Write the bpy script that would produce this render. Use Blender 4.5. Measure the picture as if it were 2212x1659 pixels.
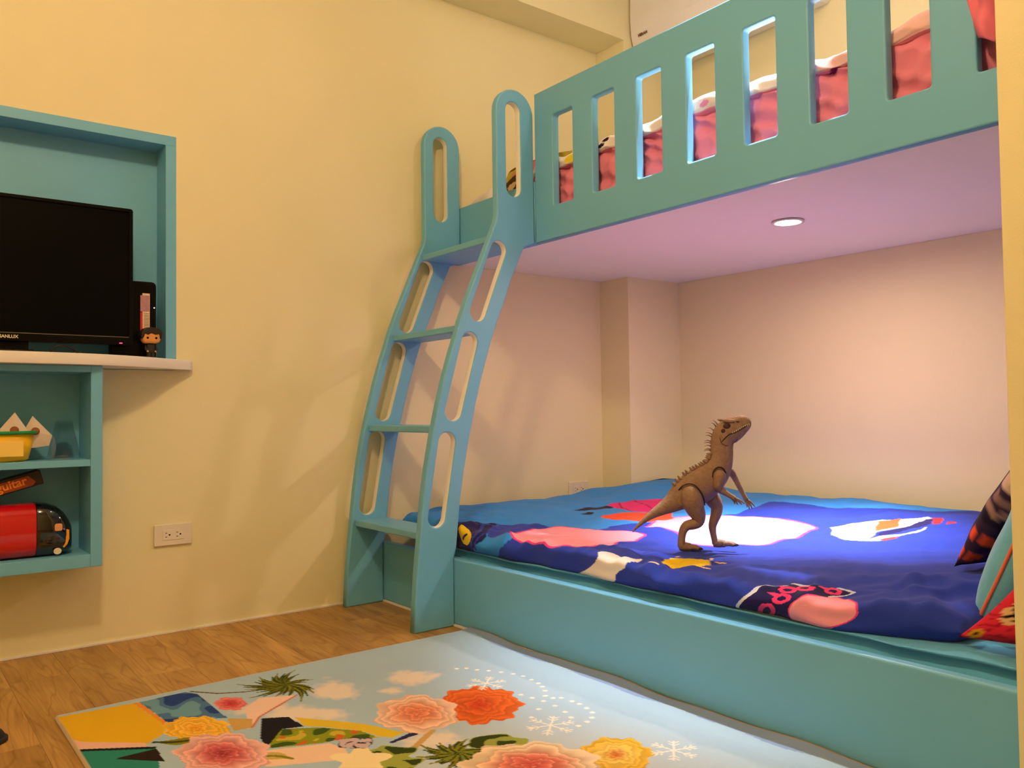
import bpy, bmesh, math, random
import numpy as np
from mathutils import Vector, Matrix
random.seed(7)
S = bpy.context.scene
for o in list(bpy.data.objects): bpy.data.objects.remove(o, do_unlink=True)
COL = S.collection

# ------------------------------------------------------------------ camera, world, light, exposure
CAM = Vector((0, 0, .72))
yaw, pitch, roll, FPX = math.radians(37.7887), math.radians(1.8715), math.radians(-.76884), 1797.34
fw = Vector((-math.cos(yaw)*math.cos(pitch), math.sin(yaw)*math.cos(pitch), math.sin(pitch)))
rt = fw.cross(Vector((0, 0, 1))).normalized(); up = rt.cross(fw)
rt2 = math.cos(roll)*rt + math.sin(roll)*up; up2 = -math.sin(roll)*rt + math.cos(roll)*up
cd = bpy.data.cameras.new('camera'); cam = bpy.data.objects.new('camera', cd); COL.objects.link(cam)
cam.matrix_world = Matrix(((rt2.x, up2.x, -fw.x, CAM.x), (rt2.y, up2.y, -fw.y, CAM.y), (rt2.z, up2.z, -fw.z, CAM.z), (0, 0, 0, 1)))
cd.sensor_fit = 'HORIZONTAL'; cd.sensor_width = 36; cd.lens = 36*FPX/2212; cd.clip_start = .02
S.camera = cam
W = bpy.data.worlds.new('world'); S.world = W; W.use_nodes = True
W.node_tree.nodes['Background'].inputs[0].default_value = (.9, .75, .6, 1)
W.node_tree.nodes['Background'].inputs[1].default_value = .02
WARM = (1.0, .665, .36); COOL = (.86, .90, 1.0); SOFT = (1.0, .70, .56)
LAMP_E, DOWN_W, UPPER_W = 270, 175, 430
S.view_settings.view_transform = 'Standard'; S.view_settings.look = 'None'
S.view_settings.exposure = 0.0; S.view_settings.gamma = 1; S.view_settings.use_curve_mapping = False

# ------------------------------------------------------------------ helpers
def lin(r, g, b):
    f = lambda c: (c/255/12.92) if c/255 <= .04045 else ((c/255+.055)/1.055)**2.4
    return (f(r), f(g), f(b))
MATS = {}
def mat(name, col=(.8, .8, .8), rough=.5, metal=0, bump=0, bscale=200, var=0, vscale=6, spec=.4, emit=None, es=0, vcol=False, sheen=0, coat=0, trans=0, ior=1.45, bstretch=None):
    if name in MATS: return MATS[name]
    m = bpy.data.materials.new(name); m.use_nodes = True; nt = m.node_tree; b = nt.nodes['Principled BSDF']
    b.inputs['Base Color'].default_value = (*col, 1); b.inputs['Roughness'].default_value = rough; b.inputs['Metallic'].default_value = metal
    b.inputs['Specular IOR Level'].default_value = spec; b.inputs['IOR'].default_value = ior
    b.inputs['Coat Weight'].default_value = coat; b.inputs['Sheen Weight'].default_value = sheen; b.inputs['Transmission Weight'].default_value = trans
    if emit: b.inputs['Emission Color'].default_value = (*emit, 1); b.inputs['Emission Strength'].default_value = es
    tc = nt.nodes.new('ShaderNodeTexCoord')
    src = None
    if vcol:
        a = nt.nodes.new('ShaderNodeVertexColor'); a.layer_name = 'Col'; src = a.outputs[0]
    if var:
        n = nt.nodes.new('ShaderNodeTexNoise'); n.inputs['Scale'].default_value = vscale; n.inputs['Detail'].default_value = 4
        nt.links.new(tc.outputs['Object'], n.inputs['Vector'])
        mr = nt.nodes.new('ShaderNodeMapRange'); mr.inputs[3].default_value = 1-var; mr.inputs[4].default_value = 1+var
        nt.links.new(n.outputs[0], mr.inputs[0])
        mx = nt.nodes.new('ShaderNodeMix'); mx.data_type = 'RGBA'; mx.blend_type = 'MULTIPLY'; mx.inputs[0].default_value = 1
        if src: nt.links.new(src, mx.inputs[6])
        else: mx.inputs[6].default_value = (*col, 1)
        nt.links.new(mr.outputs[0], mx.inputs[7]); src = mx.outputs[2]
    if src: nt.links.new(src, b.inputs['Base Color'])
    if bump:
        n = nt.nodes.new('ShaderNodeTexNoise'); n.inputs['Scale'].default_value = bscale; n.inputs['Detail'].default_value = 3
        v = tc.outputs['Object']
        if bstretch:
            mp = nt.nodes.new('ShaderNodeMapping'); mp.inputs['Scale'].default_value = bstretch; nt.links.new(v, mp.inputs[0]); v = mp.outputs[0]
        nt.links.new(v, n.inputs['Vector'])
        bp = nt.nodes.new('ShaderNodeBump'); bp.inputs['Strength'].default_value = bump; bp.inputs['Distance'].default_value = .002
        nt.links.new(n.outputs[0], bp.inputs['Height']); nt.links.new(bp.outputs[0], b.inputs['Normal'])
    MATS[name] = m; return m

def link(name, me, m, parent=None, smooth=False):
    o = bpy.data.objects.new(name, me); COL.objects.link(o)
    for k in (m if isinstance(m, (list, tuple)) else [m]): me.materials.append(k)
    if smooth: me.polygons.foreach_set('use_smooth', [True]*len(me.polygons))
    if parent: o.parent = parent
    return o
def tag(o, label, cat, group=None, kind=None):
    o['label'] = label; o['category'] = cat
    if group: o['group'] = group
    if kind: o['kind'] = kind
    return o
def thing(name, label, cat, loc=(0, 0, 0), group=None):
    o = bpy.data.objects.new(name, None); COL.objects.link(o); o.location = loc; o.empty_display_size = .05
    bpy.context.view_layer.update()
    return tag(o, label, cat, group)
def fix(o):          # keep world placement of meshes written in world coordinates under a moved parent
    if o.parent: o.matrix_parent_inverse = Matrix.Translation(-Vector(o.parent.location))
    return o
def bm_box(bm, x0, x1, y0, y1, z0, z1, bev=0, seg=2):
    r = bmesh.ops.create_cube(bm, size=1)
    for v in r['verts']: v.co = Vector((x0+(v.co.x+.5)*(x1-x0), y0+(v.co.y+.5)*(y1-y0), z0+(v.co.z+.5)*(z1-z0)))
    if bev:
        es = list({e for v in r['verts'] for e in v.link_edges})
        bmesh.ops.bevel(bm, geom=es, offset=bev, segments=seg, profile=.5, affect='EDGES')
def box(name, b, m, parent=None, bev=0, seg=2, smooth=False):
    bm = bmesh.new(); bm_box(bm, *b, bev, seg); me = bpy.data.meshes.new(name); bm.to_mesh(me); bm.free()
    return fix(link(name, me, m, parent, smooth))
def raw(name, V, F, m, parent=None, smooth=False):
    me = bpy.data.meshes.new(name); me.from_pydata([tuple(v) for v in V], [], F); me.update()
    return fix(link(name, me, m, parent, smooth))
def grid_mesh(name, P, m, parent=None, cols=None, smooth=True, wrap=False):
    """P: (nu,nv,3) numpy array"""
    nu, nv = P.shape[:2]
    i, j = np.meshgrid(np.arange(nu-1), np.arange(nv-1), indexing='ij')
    F = np.stack([i*nv+j, (i+1)*nv+j, (i+1)*nv+j+1, i*nv+j+1], -1).reshape(-1, 4)
    me = bpy.data.meshes.new(name)
    me.vertices.add(nu*nv); me.vertices.foreach_set('co', P.reshape(-1).astype(np.float32))
    me.loops.add(F.size); me.loops.foreach_set('vertex_index', F.reshape(-1).astype(np.int32))
    me.polygons.add(len(F)); me.polygons.foreach_set('loop_start', np.arange(0, F.size, 4, dtype=np.int32))
    me.update(calc_edges=True)
    if cols is not None: setcol(me, cols.reshape(-1, 3))
    return fix(link(name, me, m, parent, smooth))
def setcol(me, c):
    a = me.color_attributes.new('Col', 'FLOAT_COLOR', 'POINT')
    a.data.foreach_set('color', np.concatenate([c, np.ones((len(c), 1))], 1).astype(np.float32).reshape(-1))
def loft_vf(pts, ra, rb=None, n=14, ref=(0, 0, 1), base=0, cap=True):
    """tube along pts; ra: radius along ref-perpendicular 'in plane' axis, rb: radius along binormal"""
    pts = [Vector(p) for p in pts]; rb = rb or ra; V = []; F = []; ref = Vector(ref)
    for k, p in enumerate(pts):
        t = (pts[min(k+1, len(pts)-1)]-pts[max(k-1, 0)]).normalized()
        bi = t.cross(ref)
        if bi.length < 1e-4: bi = t.cross(Vector((1, .3, .2)))
        bi.normalize(); no = bi.cross(t)
        for q in range(n):
            a = 2*math.pi*q/n; V.append(p+no*ra[k]*math.cos(a)+bi*rb[k]*math.sin(a))
    for k in range(len(pts)-1):
        for q in range(n):
            a0 = base+k*n+q; a1 = base+k*n+(q+1) % n; F.append((a0, a1, a1+n, a0+n))
    if cap:
        F.append(tuple(base+q for q in reversed(range(n)))); F.append(tuple(base+(len(pts)-1)*n+q for q in range(n)))
    return V, F
def loft(name, pts, ra, m, parent=None, rb=None, n=14, ref=(0, 0, 1), smooth=True):
    V, F = loft_vf(pts, ra, rb, n, ref); return raw(name, V, F, m, parent, smooth)
def spline(pts, k=6):      # Catmull-Rom resample of tuples of any length
    P = np.array(pts, float); out = []
    for i in range(len(P)-1):
        p0, p1, p2, p3 = P[max(i-1, 0)], P[i], P[i+1], P[min(i+2, len(P)-1)]
        for t in np.arange(k)/k:
            out.append(.5*((2*p1)+(-p0+p2)*t+(2*p0-5*p1+4*p2-p3)*t*t+(-p0+3*p1-3*p2+p3)*t**3))
    out.append(P[-1]); return [tuple(q) for q in out]
def lathe(name, prof, m, parent=None, loc=(0, 0, 0), n=28, sx=1, sy=1, smooth=True):
    V = []; F = []
    for r, z in prof:
        for q in range(n):
            a = 2*math.pi*q/n; V.append((loc[0]+r*sx*math.cos(a), loc[1]+r*sy*math.sin(a), loc[2]+z))
    for k in range(len(prof)-1):
        for q in range(n):
            a0 = k*n+q; a1 = k*n+(q+1) % n; F.append((a0, a1, a1+n, a0+n))
    if prof[0][0] > 1e-6: F.append(tuple(reversed(range(n))))
    if prof[-1][0] > 1e-6: F.append(tuple((len(prof)-1)*n+q for q in range(n)))
    return raw(name, V, F, m, parent, smooth)
def plate(name, outer, holes, th, M, m, parent=None, bev=.004, res=2):
    """flat board with holes: 2D outline extruded by th, bevelled, placed by matrix M (local z = thickness, 0..th)"""
    c = bpy.data.curves.new(name, 'CURVE'); c.dimensions = '2D'; c.fill_mode = 'BOTH'
    c.extrude = th/2-bev; c.bevel_depth = bev; c.bevel_resolution = res; c.offset = -bev
    for loop in [outer]+list(holes):
        s = c.splines.new('POLY'); s.points.add(len(loop)-1); s.use_cyclic_u = True
        for q, pt in enumerate(loop): s.points[q].co = (pt[0], pt[1], 0, 1)
    o = bpy.data.objects.new(name+'_c', c); COL.objects.link(o); bpy.context.view_layer.update()
    me = bpy.data.meshes.new_from_object(o.evaluated_get(bpy.context.evaluated_depsgraph_get()))
    bpy.data.objects.remove(o, do_unlink=True); bpy.data.curves.remove(c)
    me.name = name; me.materials.clear(); me.transform(M @ Matrix.Translation((0, 0, th/2)))
    return fix(link(name, me, m, parent))
def text(name, s, size, M, m, parent=None, ext=.0006, bold=0):
    c = bpy.data.curves.new(name, 'FONT'); c.body = s; c.size = size; c.extrude = ext; c.align_x = 'LEFT'; c.offset = bold
    o = bpy.data.objects.new(name+'_c', c); COL.objects.link(o); bpy.context.view_layer.update()
    me = bpy.data.meshes.new_from_object(o.evaluated_get(bpy.context.evaluated_depsgraph_get()))
    bpy.data.objects.remove(o, do_unlink=True); me.materials.clear(); me.transform(M); me.name = name
    return fix(link(name, me, m, parent))
def axes(x, y, z, o): return Matrix(((x[0], y[0], z[0], o[0]), (x[1], y[1], z[1], o[1]), (x[2], y[2], z[2], o[2]), (0, 0, 0, 1)))
def capsule(a, b, r, n=10):
    a = np.array(a); b = np.array(b); d = (b-a)/np.linalg.norm(b-a); ang = math.atan2(d[1], d[0]); out = []
    for q in range(n+1): t = ang-math.pi/2+math.pi*q/n; out.append((b[0]+r*math.cos(t), b[1]+r*math.sin(t)))
    for q in range(n+1): t = ang+math.pi/2+math.pi*q/n; out.append((a[0]+r*math.cos(t), a[1]+r*math.sin(t)))
    return out
def rrect(x0, x1, y0, y1, r, n=4):
    out = []
    for cx, cy, a0 in ((x1-r, y0+r, -90), (x1-r, y1-r, 0), (x0+r, y1-r, 90), (x0+r, y0+r, 180)):
        for q in range(n+1): t = math.radians(a0+90*q/n); out.append((cx+r*math.cos(t), cy+r*math.sin(t)))
    return out
# painting of printed cloth: colour per vertex, in the cloth's own metres
class Print:
    def __init__(s, X, Y, base):
        s.X = X; s.Y = Y; s.C = np.empty(X.shape+(3,)); s.C[:] = base
    def poly(s, pts, col, grow=0):
        P = np.array(pts, float)
        if grow:
            c = P.mean(0); d = P-c; P = c+d*(1+grow/np.maximum(np.linalg.norm(d, axis=1, keepdims=True), 1e-6))
        m = s.inside(P); s.C[m] = col; return m
    def inside(s, P):
        bb = (s.X >= P[:, 0].min()) & (s.X <= P[:, 0].max()) & (s.Y >= P[:, 1].min()) & (s.Y <= P[:, 1].max())
        x = s.X[bb]; y = s.Y[bb]; r = np.zeros(x.shape, bool)
        for k in range(len(P)):
            x1, y1 = P[k]; x2, y2 = P[(k+1) % len(P)]
            if y1 == y2: continue
            c = ((y1 > y) != (y2 > y)) & (x < (x2-x1)*(y-y1)/(y2-y1)+x1); r ^= c
        m = np.zeros(s.X.shape, bool); m[bb] = r; return m
    def ell(s, c, a, b, col=None, k=1.0):
        """ellipse with axis end points a and b; returns normalised radius"""
        c = np.array(c); A = np.array([np.array(a)-c, np.array(b)-c]).T
        if abs(np.linalg.det(A)) < 1e-9: return None
        I = np.linalg.inv(A); dx = s.X-c[0]; dy = s.Y-c[1]
        u = I[0, 0]*dx+I[0, 1]*dy; v = I[1, 0]*dx+I[1, 1]*dy; r = np.hypot(u, v)
        if col is not None: s.C[r < k] = col
        return r, np.arctan2(v, u)
    def line(s, pts, w, col):
        for (a, b) in zip(pts[:-1], pts[1:]):
            a = np.array(a); b = np.array(b); d = b-a; L = d@d+1e-12
            t = np.clip(((s.X-a[0])*d[0]+(s.Y-a[1])*d[1])/L, 0, 1)
            s.C[np.hypot(s.X-a[0]-t*d[0], s.Y-a[1]-t*d[1]) < w/2] = col
    def noise(s, f, seed=0):
        r = np.random.RandomState(seed); o = np.zeros(s.X.shape)
        for k in range(6):
            a = r.rand()*6.28; g = f*(.6+.25*k); o += np.sin(g*(s.X*math.cos(a)+s.Y*math.sin(a))+r.rand()*6.28+1.4*np.sin(g*.6*(s.Y*math.cos(a)-s.X*math.sin(a))+k))
        return o/6
    def rose(s, c, a, b, cols, seed=0, petals=7):
        """generic printed rose: rings of petals, dark heart"""
        r, th = s.ell(c, a, b)
        edge = 1+.07*np.sin(petals*th+seed)+.04*np.sin(2.3*petals*th+2)
        q = np.clip(r/edge, 0, 1); m = r < edge
        v = ((1-q)*4.2+.33*np.sin(3*th+seed+7*q)+.2*np.sin(5*th-4*q+seed)) % 1       # 0 at a petal's rim, 1 where it tucks in
        c = [np.array(k) for k in (cols[0], cols[len(cols)//2], cols[-1])]
        w = np.clip(q*1.25, 0, 1)[..., None]; base = np.where(w > .5, c[1]+(c[0]-c[1])*(w-.5)*2, c[2]+(c[1]-c[2])*w*2)
        f = (.70+.42*(1-v)**1.2)[..., None]; rim = np.clip(1-v/.10, 0, 1)[..., None]*.35
        s.C[m] = np.clip(base*f*(1-rim)+np.minimum(np.array(cols[0])*1.15, 1)*rim, 0, 1)[m]
    def leaf(s, a, b, w, col, col2=None):
        a = np.array(a, float); b = np.array(b, float); d = b-a; L = np.linalg.norm(d); d /= L; n = np.array([-d[1], d[0]])
        t = np.linspace(0, 1, 9); pr = w*np.sin(np.pi*np.clip(t, 0, 1)**.7)
        bow = .12*L*np.sin(np.pi*t)
        up_ = [a+d*L*q+n*(e+k) for q, e, k in zip(t, bow, pr)]; dn = [a+d*L*q+n*(e-k) for q, e, k in zip(t, bow, pr)]
        s.poly(up_+dn[::-1], col)
        if col2 is not None: s.line([tuple(a+d*L*q+n*e) for q, e in zip(t, bow)], w*.5, col2)
    def flake(s, c, r, col, w=.004):
        for k in range(6):
            a = k*math.pi/3+.2; e = (c[0]+r*math.cos(a), c[1]+r*math.sin(a)); s.line([c, e], w, col)
            for f in (.5, .75):
                m = (c[0]+f*r*math.cos(a), c[1]+f*r*math.sin(a))
                for g in (-.8, .8): s.line([m, (m[0]+.28*r*math.cos(a+g), m[1]+.28*r*math.sin(a+g))], w*.8, col)

# ------------------------------------------------------------------ materials
M_WALL = mat('wall_paint', (.84, .785, .49), .75, bump=.15, bscale=350, var=.02, vscale=2, spec=.2)
M_WHITE = mat('white_paint', (.84, .81, .76), .6, spec=.3)
M_BLUE = mat('sky_blue_paint', (.165, .475, .715), .42, bump=.05, bscale=120, var=.02, vscale=3, spec=.4)
M_CREAM = mat('cream_edge_paint', (.88, .85, .74), .5, spec=.3)
M_BLACK = mat('black_gloss', (.003, .003, .0035), .25, spec=.12)
M_BLACKM = mat('black_matt', (.012, .012, .013), .5, spec=.3)
M_PLATE = mat('ivory_plastic', (.80, .74, .60), .35, spec=.5)
M_DARK = mat('dark_hole', (.01, .008, .006), .6, spec=.1)
M_PLANK = bpy.data.materials.new('oak_plank')
def oak():
    m = M_PLANK; m.use_nodes = True; nt = m.node_tree; N = nt.nodes.new; L = nt.links.new; b = nt.nodes['Principled BSDF']
    g = N('ShaderNodeNewGeometry'); oi = N('ShaderNodeObjectInfo')
    mul = N('ShaderNodeVectorMath'); mul.operation = 'SCALE'; mul.inputs[0].default_value = (37, 23, 11); L(oi.outputs['Random'], mul.inputs['Scale'])
    add = N('ShaderNodeVectorMath'); add.operation = 'ADD'; L(g.outputs['Position'], add.inputs[0]); L(mul.outputs[0], add.inputs[1])
    mp = N('ShaderNodeMapping'); mp.inputs['Scale'].default_value = (1.3, 9, 1); L(add.outputs[0], mp.inputs[0])
    n1 = N('ShaderNodeTexNoise'); n1.inputs['Scale'].default_value = 1.1; n1.inputs['Detail'].default_value = 2; n1.inputs['Distortion'].default_value = .9; L(mp.outputs[0], n1.inputs['Vector'])
    sn = N('ShaderNodeMath'); sn.operation = 'MULTIPLY'; sn.inputs[1].default_value = 15; L(n1.outputs[0], sn.inputs[0])
    fr = N('ShaderNodeMath'); fr.operation = 'PINGPONG'; fr.inputs[1].default_value = 1; L(sn.outputs[0], fr.inputs[0])
    mp2 = N('ShaderNodeMapping'); mp2.inputs['Scale'].default_value = (4, 90, 1); L(add.outputs[0], mp2.inputs[0])
    n2 = N('ShaderNodeTexNoise'); n2.inputs['Scale'].default_value = 2; n2.inputs['Detail'].default_value = 4; L(mp2.outputs[0], n2.inputs['Vector'])
    mp3 = N('ShaderNodeMapping'); mp3.inputs['Scale'].default_value = (1.2, 5, 1); L(add.outputs[0], mp3.inputs[0])
    n3 = N('ShaderNodeTexNoise'); n3.inputs['Scale'].default_value = 2.2; n3.inputs['Detail'].default_value = 3; L(mp3.outputs[0], n3.inputs['Vector'])
    r1 = N('ShaderNodeValToRGB'); r1.color_ramp.elements[0].color = (*lin(168, 126, 64), 1); r1.color_ramp.elements[1].color = (*lin(198, 158, 88), 1)
    r1.color_ramp.elements[0].position = .32; r1.color_ramp.elements[1].position = .68; L(n3.outputs[0], r1.inputs[0])
    r2 = N('ShaderNodeValToRGB'); r2.color_ramp.elements[0].color = (.76, .70, .64, 1); r2.color_ramp.elements[1].color = (1, 1, 1, 1); r2.color_ramp.elements[1].position = .34; L(fr.outputs[0], r2.inputs[0])
    r3 = N('ShaderNodeValToRGB'); r3.color_ramp.elements[0].color = (.84, .80, .76, 1); r3.color_ramp.elements[1].color = (1, 1, 1, 1); r3.color_ramp.elements[0].position = .35; r3.color_ramp.elements[1].position = .6; L(n2.outputs[0], r3.inputs[0])
    def mulc(a, c):
        x = N('ShaderNodeMix'); x.data_type = 'RGBA'; x.blend_type = 'MULTIPLY'; x.inputs[0].default_value = 1; L(a, x.inputs[6]); L(c, x.inputs[7]); return x.outputs[2]
    c = mulc(mulc(r1.outputs[0], r2.outputs[0]), r3.outputs[0])
    hv = N('ShaderNodeHueSaturation'); L(c, hv.inputs['Color']); mr = N('ShaderNodeMapRange'); mr.inputs[3].default_value = .86; mr.inputs[4].default_value = 1.12; L(oi.outputs['Random'], mr.inputs[0]); L(mr.outputs[0], hv.inputs['Value'])
    L(hv.outputs[0], b.inputs['Base Color']); b.inputs['Roughness'].default_value = .42; b.inputs['Specular IOR Level'].default_value = .35
    bp = N('ShaderNodeBump'); bp.inputs['Strength'].default_value = .12; bp.inputs['Distance'].default_value = .001; L(n2.outputs[0], bp.inputs['Height']); L(bp.outputs[0], b.inputs['Normal'])
oak()

# ------------------------------------------------------------------ the room
XW, YB, ZC = -2.905, 3.15, 2.74          # left wall face, back wall face, ceiling
XR, YF = 1.35, -2.3                       # right wall and the wall behind the camera
def struct(name, boxes, m, label, cat, bev=0):
    bm = bmesh.new()
    for b in boxes: bm_box(bm, *b, bev)
    me = bpy.data.meshes.new(name); bm.to_mesh(me); bm.free()
    return tag(link(name, me, m), label, cat, kind='structure')
NY0, NY1, NZ0, NZ1 = -.30, .819, .872, 1.663     # TV niche opening in the left wall
struct('wall_left', [(XW-.2, XW, YF-.15, NY0, 0, ZC), (XW-.2, XW, NY1, YB+.15, 0, ZC), (XW-.2, XW, NY0, NY1, 0, NZ0), (XW-.2, XW, NY0, NY1, NZ1, ZC), (XW-.2, XW-.13, NY0, NY1, NZ0, NZ1)], M_WALL, 'cream painted left wall with the blue television niche', 'wall')
struct('wall_back', [(XW, XR, YB, YB+.15, 0, ZC)], M_WALL, 'cream back wall behind both bunks', 'wall')
struct('wall_right', [(XR, XR+.15, YF-.15, YB+.15, 0, ZC)], M_WALL, 'cream side wall out of view on the right', 'wall')
struct('wall_front', [(XW, XR, YF-.15, YF, 0, ZC)], M_WALL, 'cream wall behind the photographer', 'wall')
struct('wall_partition', [(-.609, -.20, 1.55, 1.602, 0, ZC)], M_WALL, 'yellow lit wall end at the right edge of the picture', 'wall')
struct('wall_alcove', [(-.28, -.20, 1.602, YB, 0, ZC)], M_WALL, 'cream end wall of the bunk alcove hidden behind the pillows', 'wall')
struct('wall_corner_column', [(XW, -2.716, 2.797, YB, 0, ZC)], M_WALL, 'square cream column in the corner under the upper bunk', 'column')
struct('trim_1', [(XW, -2.716, YF, 2.797, 2.46, ZC)], M_WALL, 'cream boxed beam along the top of the left wall', 'beam')
struct('ceiling', [(XW-.2, XR+.15, YF-.15, YB+.15, ZC, ZC+.1)], mat('ceiling_paint', (.84, .80, .66), .8, spec=.1), 'pale ceiling above the room', 'ceiling')
struct('baseboard_left', [(XW, XW+.006, YF, 1.571, .0005, .006)], M_WHITE, 'thin pale sealing strip where left wall meets the floor', 'baseboard')
fl = struct('floor', [(XW-.2, XR+.15, YF-.15, YB+.15, -.06, -.004)], mat('subfloor', (.12, .07, .035), .8), 'oak plank floor', 'floor')
# planks run along the bed, each a board of its own
PW, PL = .145, 1.22
pm = bpy.data.meshes.new('plank'); bm = bmesh.new(); bm_box(bm, 0, PL-.0006, 0, PW-.0005, -.004, 0, .0003, 1); bm.to_mesh(pm); bm.free(); pm.materials.append(M_PLANK)
row = 0; y = YF
while y < 1.58:
    x = XW-.05-((row*.43) % 1)*PL
    while x < XR:
        if x+PL > XW:
            o = bpy.data.objects.new('plank', pm); COL.objects.link(o); o.parent = fl; o.location = (x, y, 0)
            sx0 = max(x, XW); sx1 = min(x+PL, XR)
            o.location.x = sx0; o.scale.x = (sx1-sx0)/PL
        x += PL
    y += PW; row += 1

# ------------------------------------------------------------------ lamps
def globe_lamp(label, x, y, e):
    lp = thing('ceiling_lamp', label, 'lamp', (x, y, ZC))
    lathe('canopy', [(.0, 0), (.06, 0), (.055, -.025), (.012, -.03)], M_WHITE, lp, (x, y, ZC))
    lathe('stem', [(.008, -.03), (.008, -.12)], M_WHITE, lp, (x, y, ZC), n=12)
    lathe('globe', [(.085*math.sin(math.pi*k/14), -.20+.085*math.cos(math.pi*k/14)) for k in range(15)], mat('warm_globe_%d' % e, WARM, .3, emit=WARM, es=e), lp, (x, y, ZC))
globe_lamp('warm glass globe lamp hanging from the ceiling in front of the bunk', -.86, .17, LAMP_E)
globe_lamp('added warm fill globe, unseen behind the photographer', .35, -.95, LAMP_E*.16)  # added fill lamp, unseen, evens out the light on the left wall
def downlight(name, label, x, y, z, watts, size, blend, es, lc):
    t = thing(name, label, 'downlight', (x, y, z))
    lathe('trim_ring', [(.052, -.001), (.052, -.004), (.044, -.0055), (.037, -.003), (.036, -.0005)], mat('ring_white', (.8, .78, .74), .4), t, (x, y, z), n=40)
    lathe('lens', [(.036, -.0008), (.030, -.0022), (.0, -.0026)], mat('lens_%d' % es, lc, .4, emit=lc, es=es), t, (x, y, z), n=32)
    d = bpy.data.lights.new(name+'_beam', 'SPOT'); d.energy = watts; d.color = COOL; d.spot_size = math.radians(size); d.spot_blend = blend; d.shadow_soft_size = .025
    o = bpy.data.objects.new('beam', d); COL.objects.link(o); o.location = (x, y, z-.012); o.parent = t; fix(o)
    return t
downlight('downlight', 'small round white recessed light in the underside of upper bunk', -1.603, 2.411, 1.337, DOWN_W, 74, 1, 740, SOFT)
downlight('downlight', 'recessed ceiling light above the upper bunk, out of view', -1.50, 2.12, ZC, UPPER_W, 44, .9, 420, SOFT)

# ------------------------------------------------------------------ bunk bed
YU, YL = 1.944, 1.571       # front faces of upper guard rail and of lower rail
bed = thing('bunk_bed', 'built-in sky blue bunk bed with slotted guard rail', 'bunk bed', (-1.6, YL, 0))
XZ = lambda y: axes((1, 0, 0), (0, 0, 1), (0, -1, 0), (0, y, 0))
slots = [rrect(-2.25+.2065*k, -2.145+.2065*k, 1.459, 1.788, .008) for k in range(10)]
plate('guard_rail', [(-2.353, 1.337), (-.285, 1.337), (-.285, 1.893), (-2.353, 1.893)], slots, .032, XZ(YU+.032), M_BLUE, bed, .005)
plate('entry_panel', [(XW+.003, 1.337), (-2.357, 1.337), (-2.357, 1.568), (XW+.003, 1.568)], [], .032, XZ(YU+.032), M_BLUE, bed, .004)
box('bunk_soffit', (XW+.002, -.284, YU+.033, YB-.002, 1.339, 1.36), mat('soffit_paint', (.90, .86, .78), .65, spec=.2), bed)
box('lower_rail', (XW+.003, -.285, YL, YL+.032, .007, .226), M_BLUE, bed, .006, 3)
box('rail_base_strip', (XW+.007, -.612, YL-.005, YL+.02, .0006, .0066), M_WHITE, bed)
box('bed_base', (XW+.003, -.285, YL+.033, YB-.003, .001, .075), M_BLUE, bed)

# ladder: two cut-out stiles and four steps
lad = thing('ladder', 'curved sky blue ladder with rounded cut-out sides at the bunk end', 'ladder', (-2.61, 1.5, 0))
prof = [(1.411, 0), (1.417, .11), (1.426, .215), (1.437, .311), (1.450, .43), (1.466, .535), (1.488, .644), (1.513, .745), (1.538, .835), (1.567, .924), (1.583, .967), (1.605, 1.034), (1.638, 1.115), (1.672, 1.19), (1.708, 1.27), (1.742, 1.346), (1.766, 1.398), (1.771, 1.425), (1.771, 1.60)]
prof += [(1.8565+.0855*math.cos(math.pi-math.pi*q/16), 1.806+.0865*math.sin(math.pi*q/16)) for q in range(17)]
prof += [(1.942, 1.337), (1.892, 1.318), (1.853, 1.238), (1.833, 1.2), (1.807, 1.132), (1.766, 1.039), (1.738, .968), (1.725, .93), (1.692, .831), (1.667, .744), (1.634, .608), (1.616, .523), (1.6, .432), (1.587, .32), (1.581, .26), (1.5695, .222), (1.5695, 0)]
holes = [((1.847, 1.530), (1.847, 1.812), .032), ((1.681, 1.067), (1.775, 1.296), .032), ((1.574, .722), (1.645, .963), .032), ((1.503, .369), (1.547, .619), .033)]
def stile(x0, th):
    o = plate('stile', prof, [capsule(*h) for h in holes], th, axes((0, 1, 0), (0, 0, 1), (1, 0, 0), (x0, 0, 0)), [M_BLUE, M_CREAM], lad, .005)
    for p in o.data.polygons:                       # sawn edges inside the cut-outs are left cream
        if abs(p.normal.x) < .6:
            c = p.center
            for h in holes:
                a, b, r = np.array(h[0]), np.array(h[1]), h[2]; q = np.array((c.y, c.z)); d = b-a
                t = min(max((q-a)@d/(d@d), 0), 1)
                if np.linalg.norm(q-a-t*d) < r+.008: p.material_index = 1
    return o
stile(-2.872, .03); stile(-2.386, .03)
for zt, y0, y1 in ((1.352, 1.758, 1.941), (1.022, 1.618, 1.752), (.674, 1.510, 1.642), (.321, 1.450, 1.578)):
    box('step', (-2.8418, -2.3862, y0, y1, zt-.024, zt), M_BLUE, lad, .004, 3)

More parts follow.
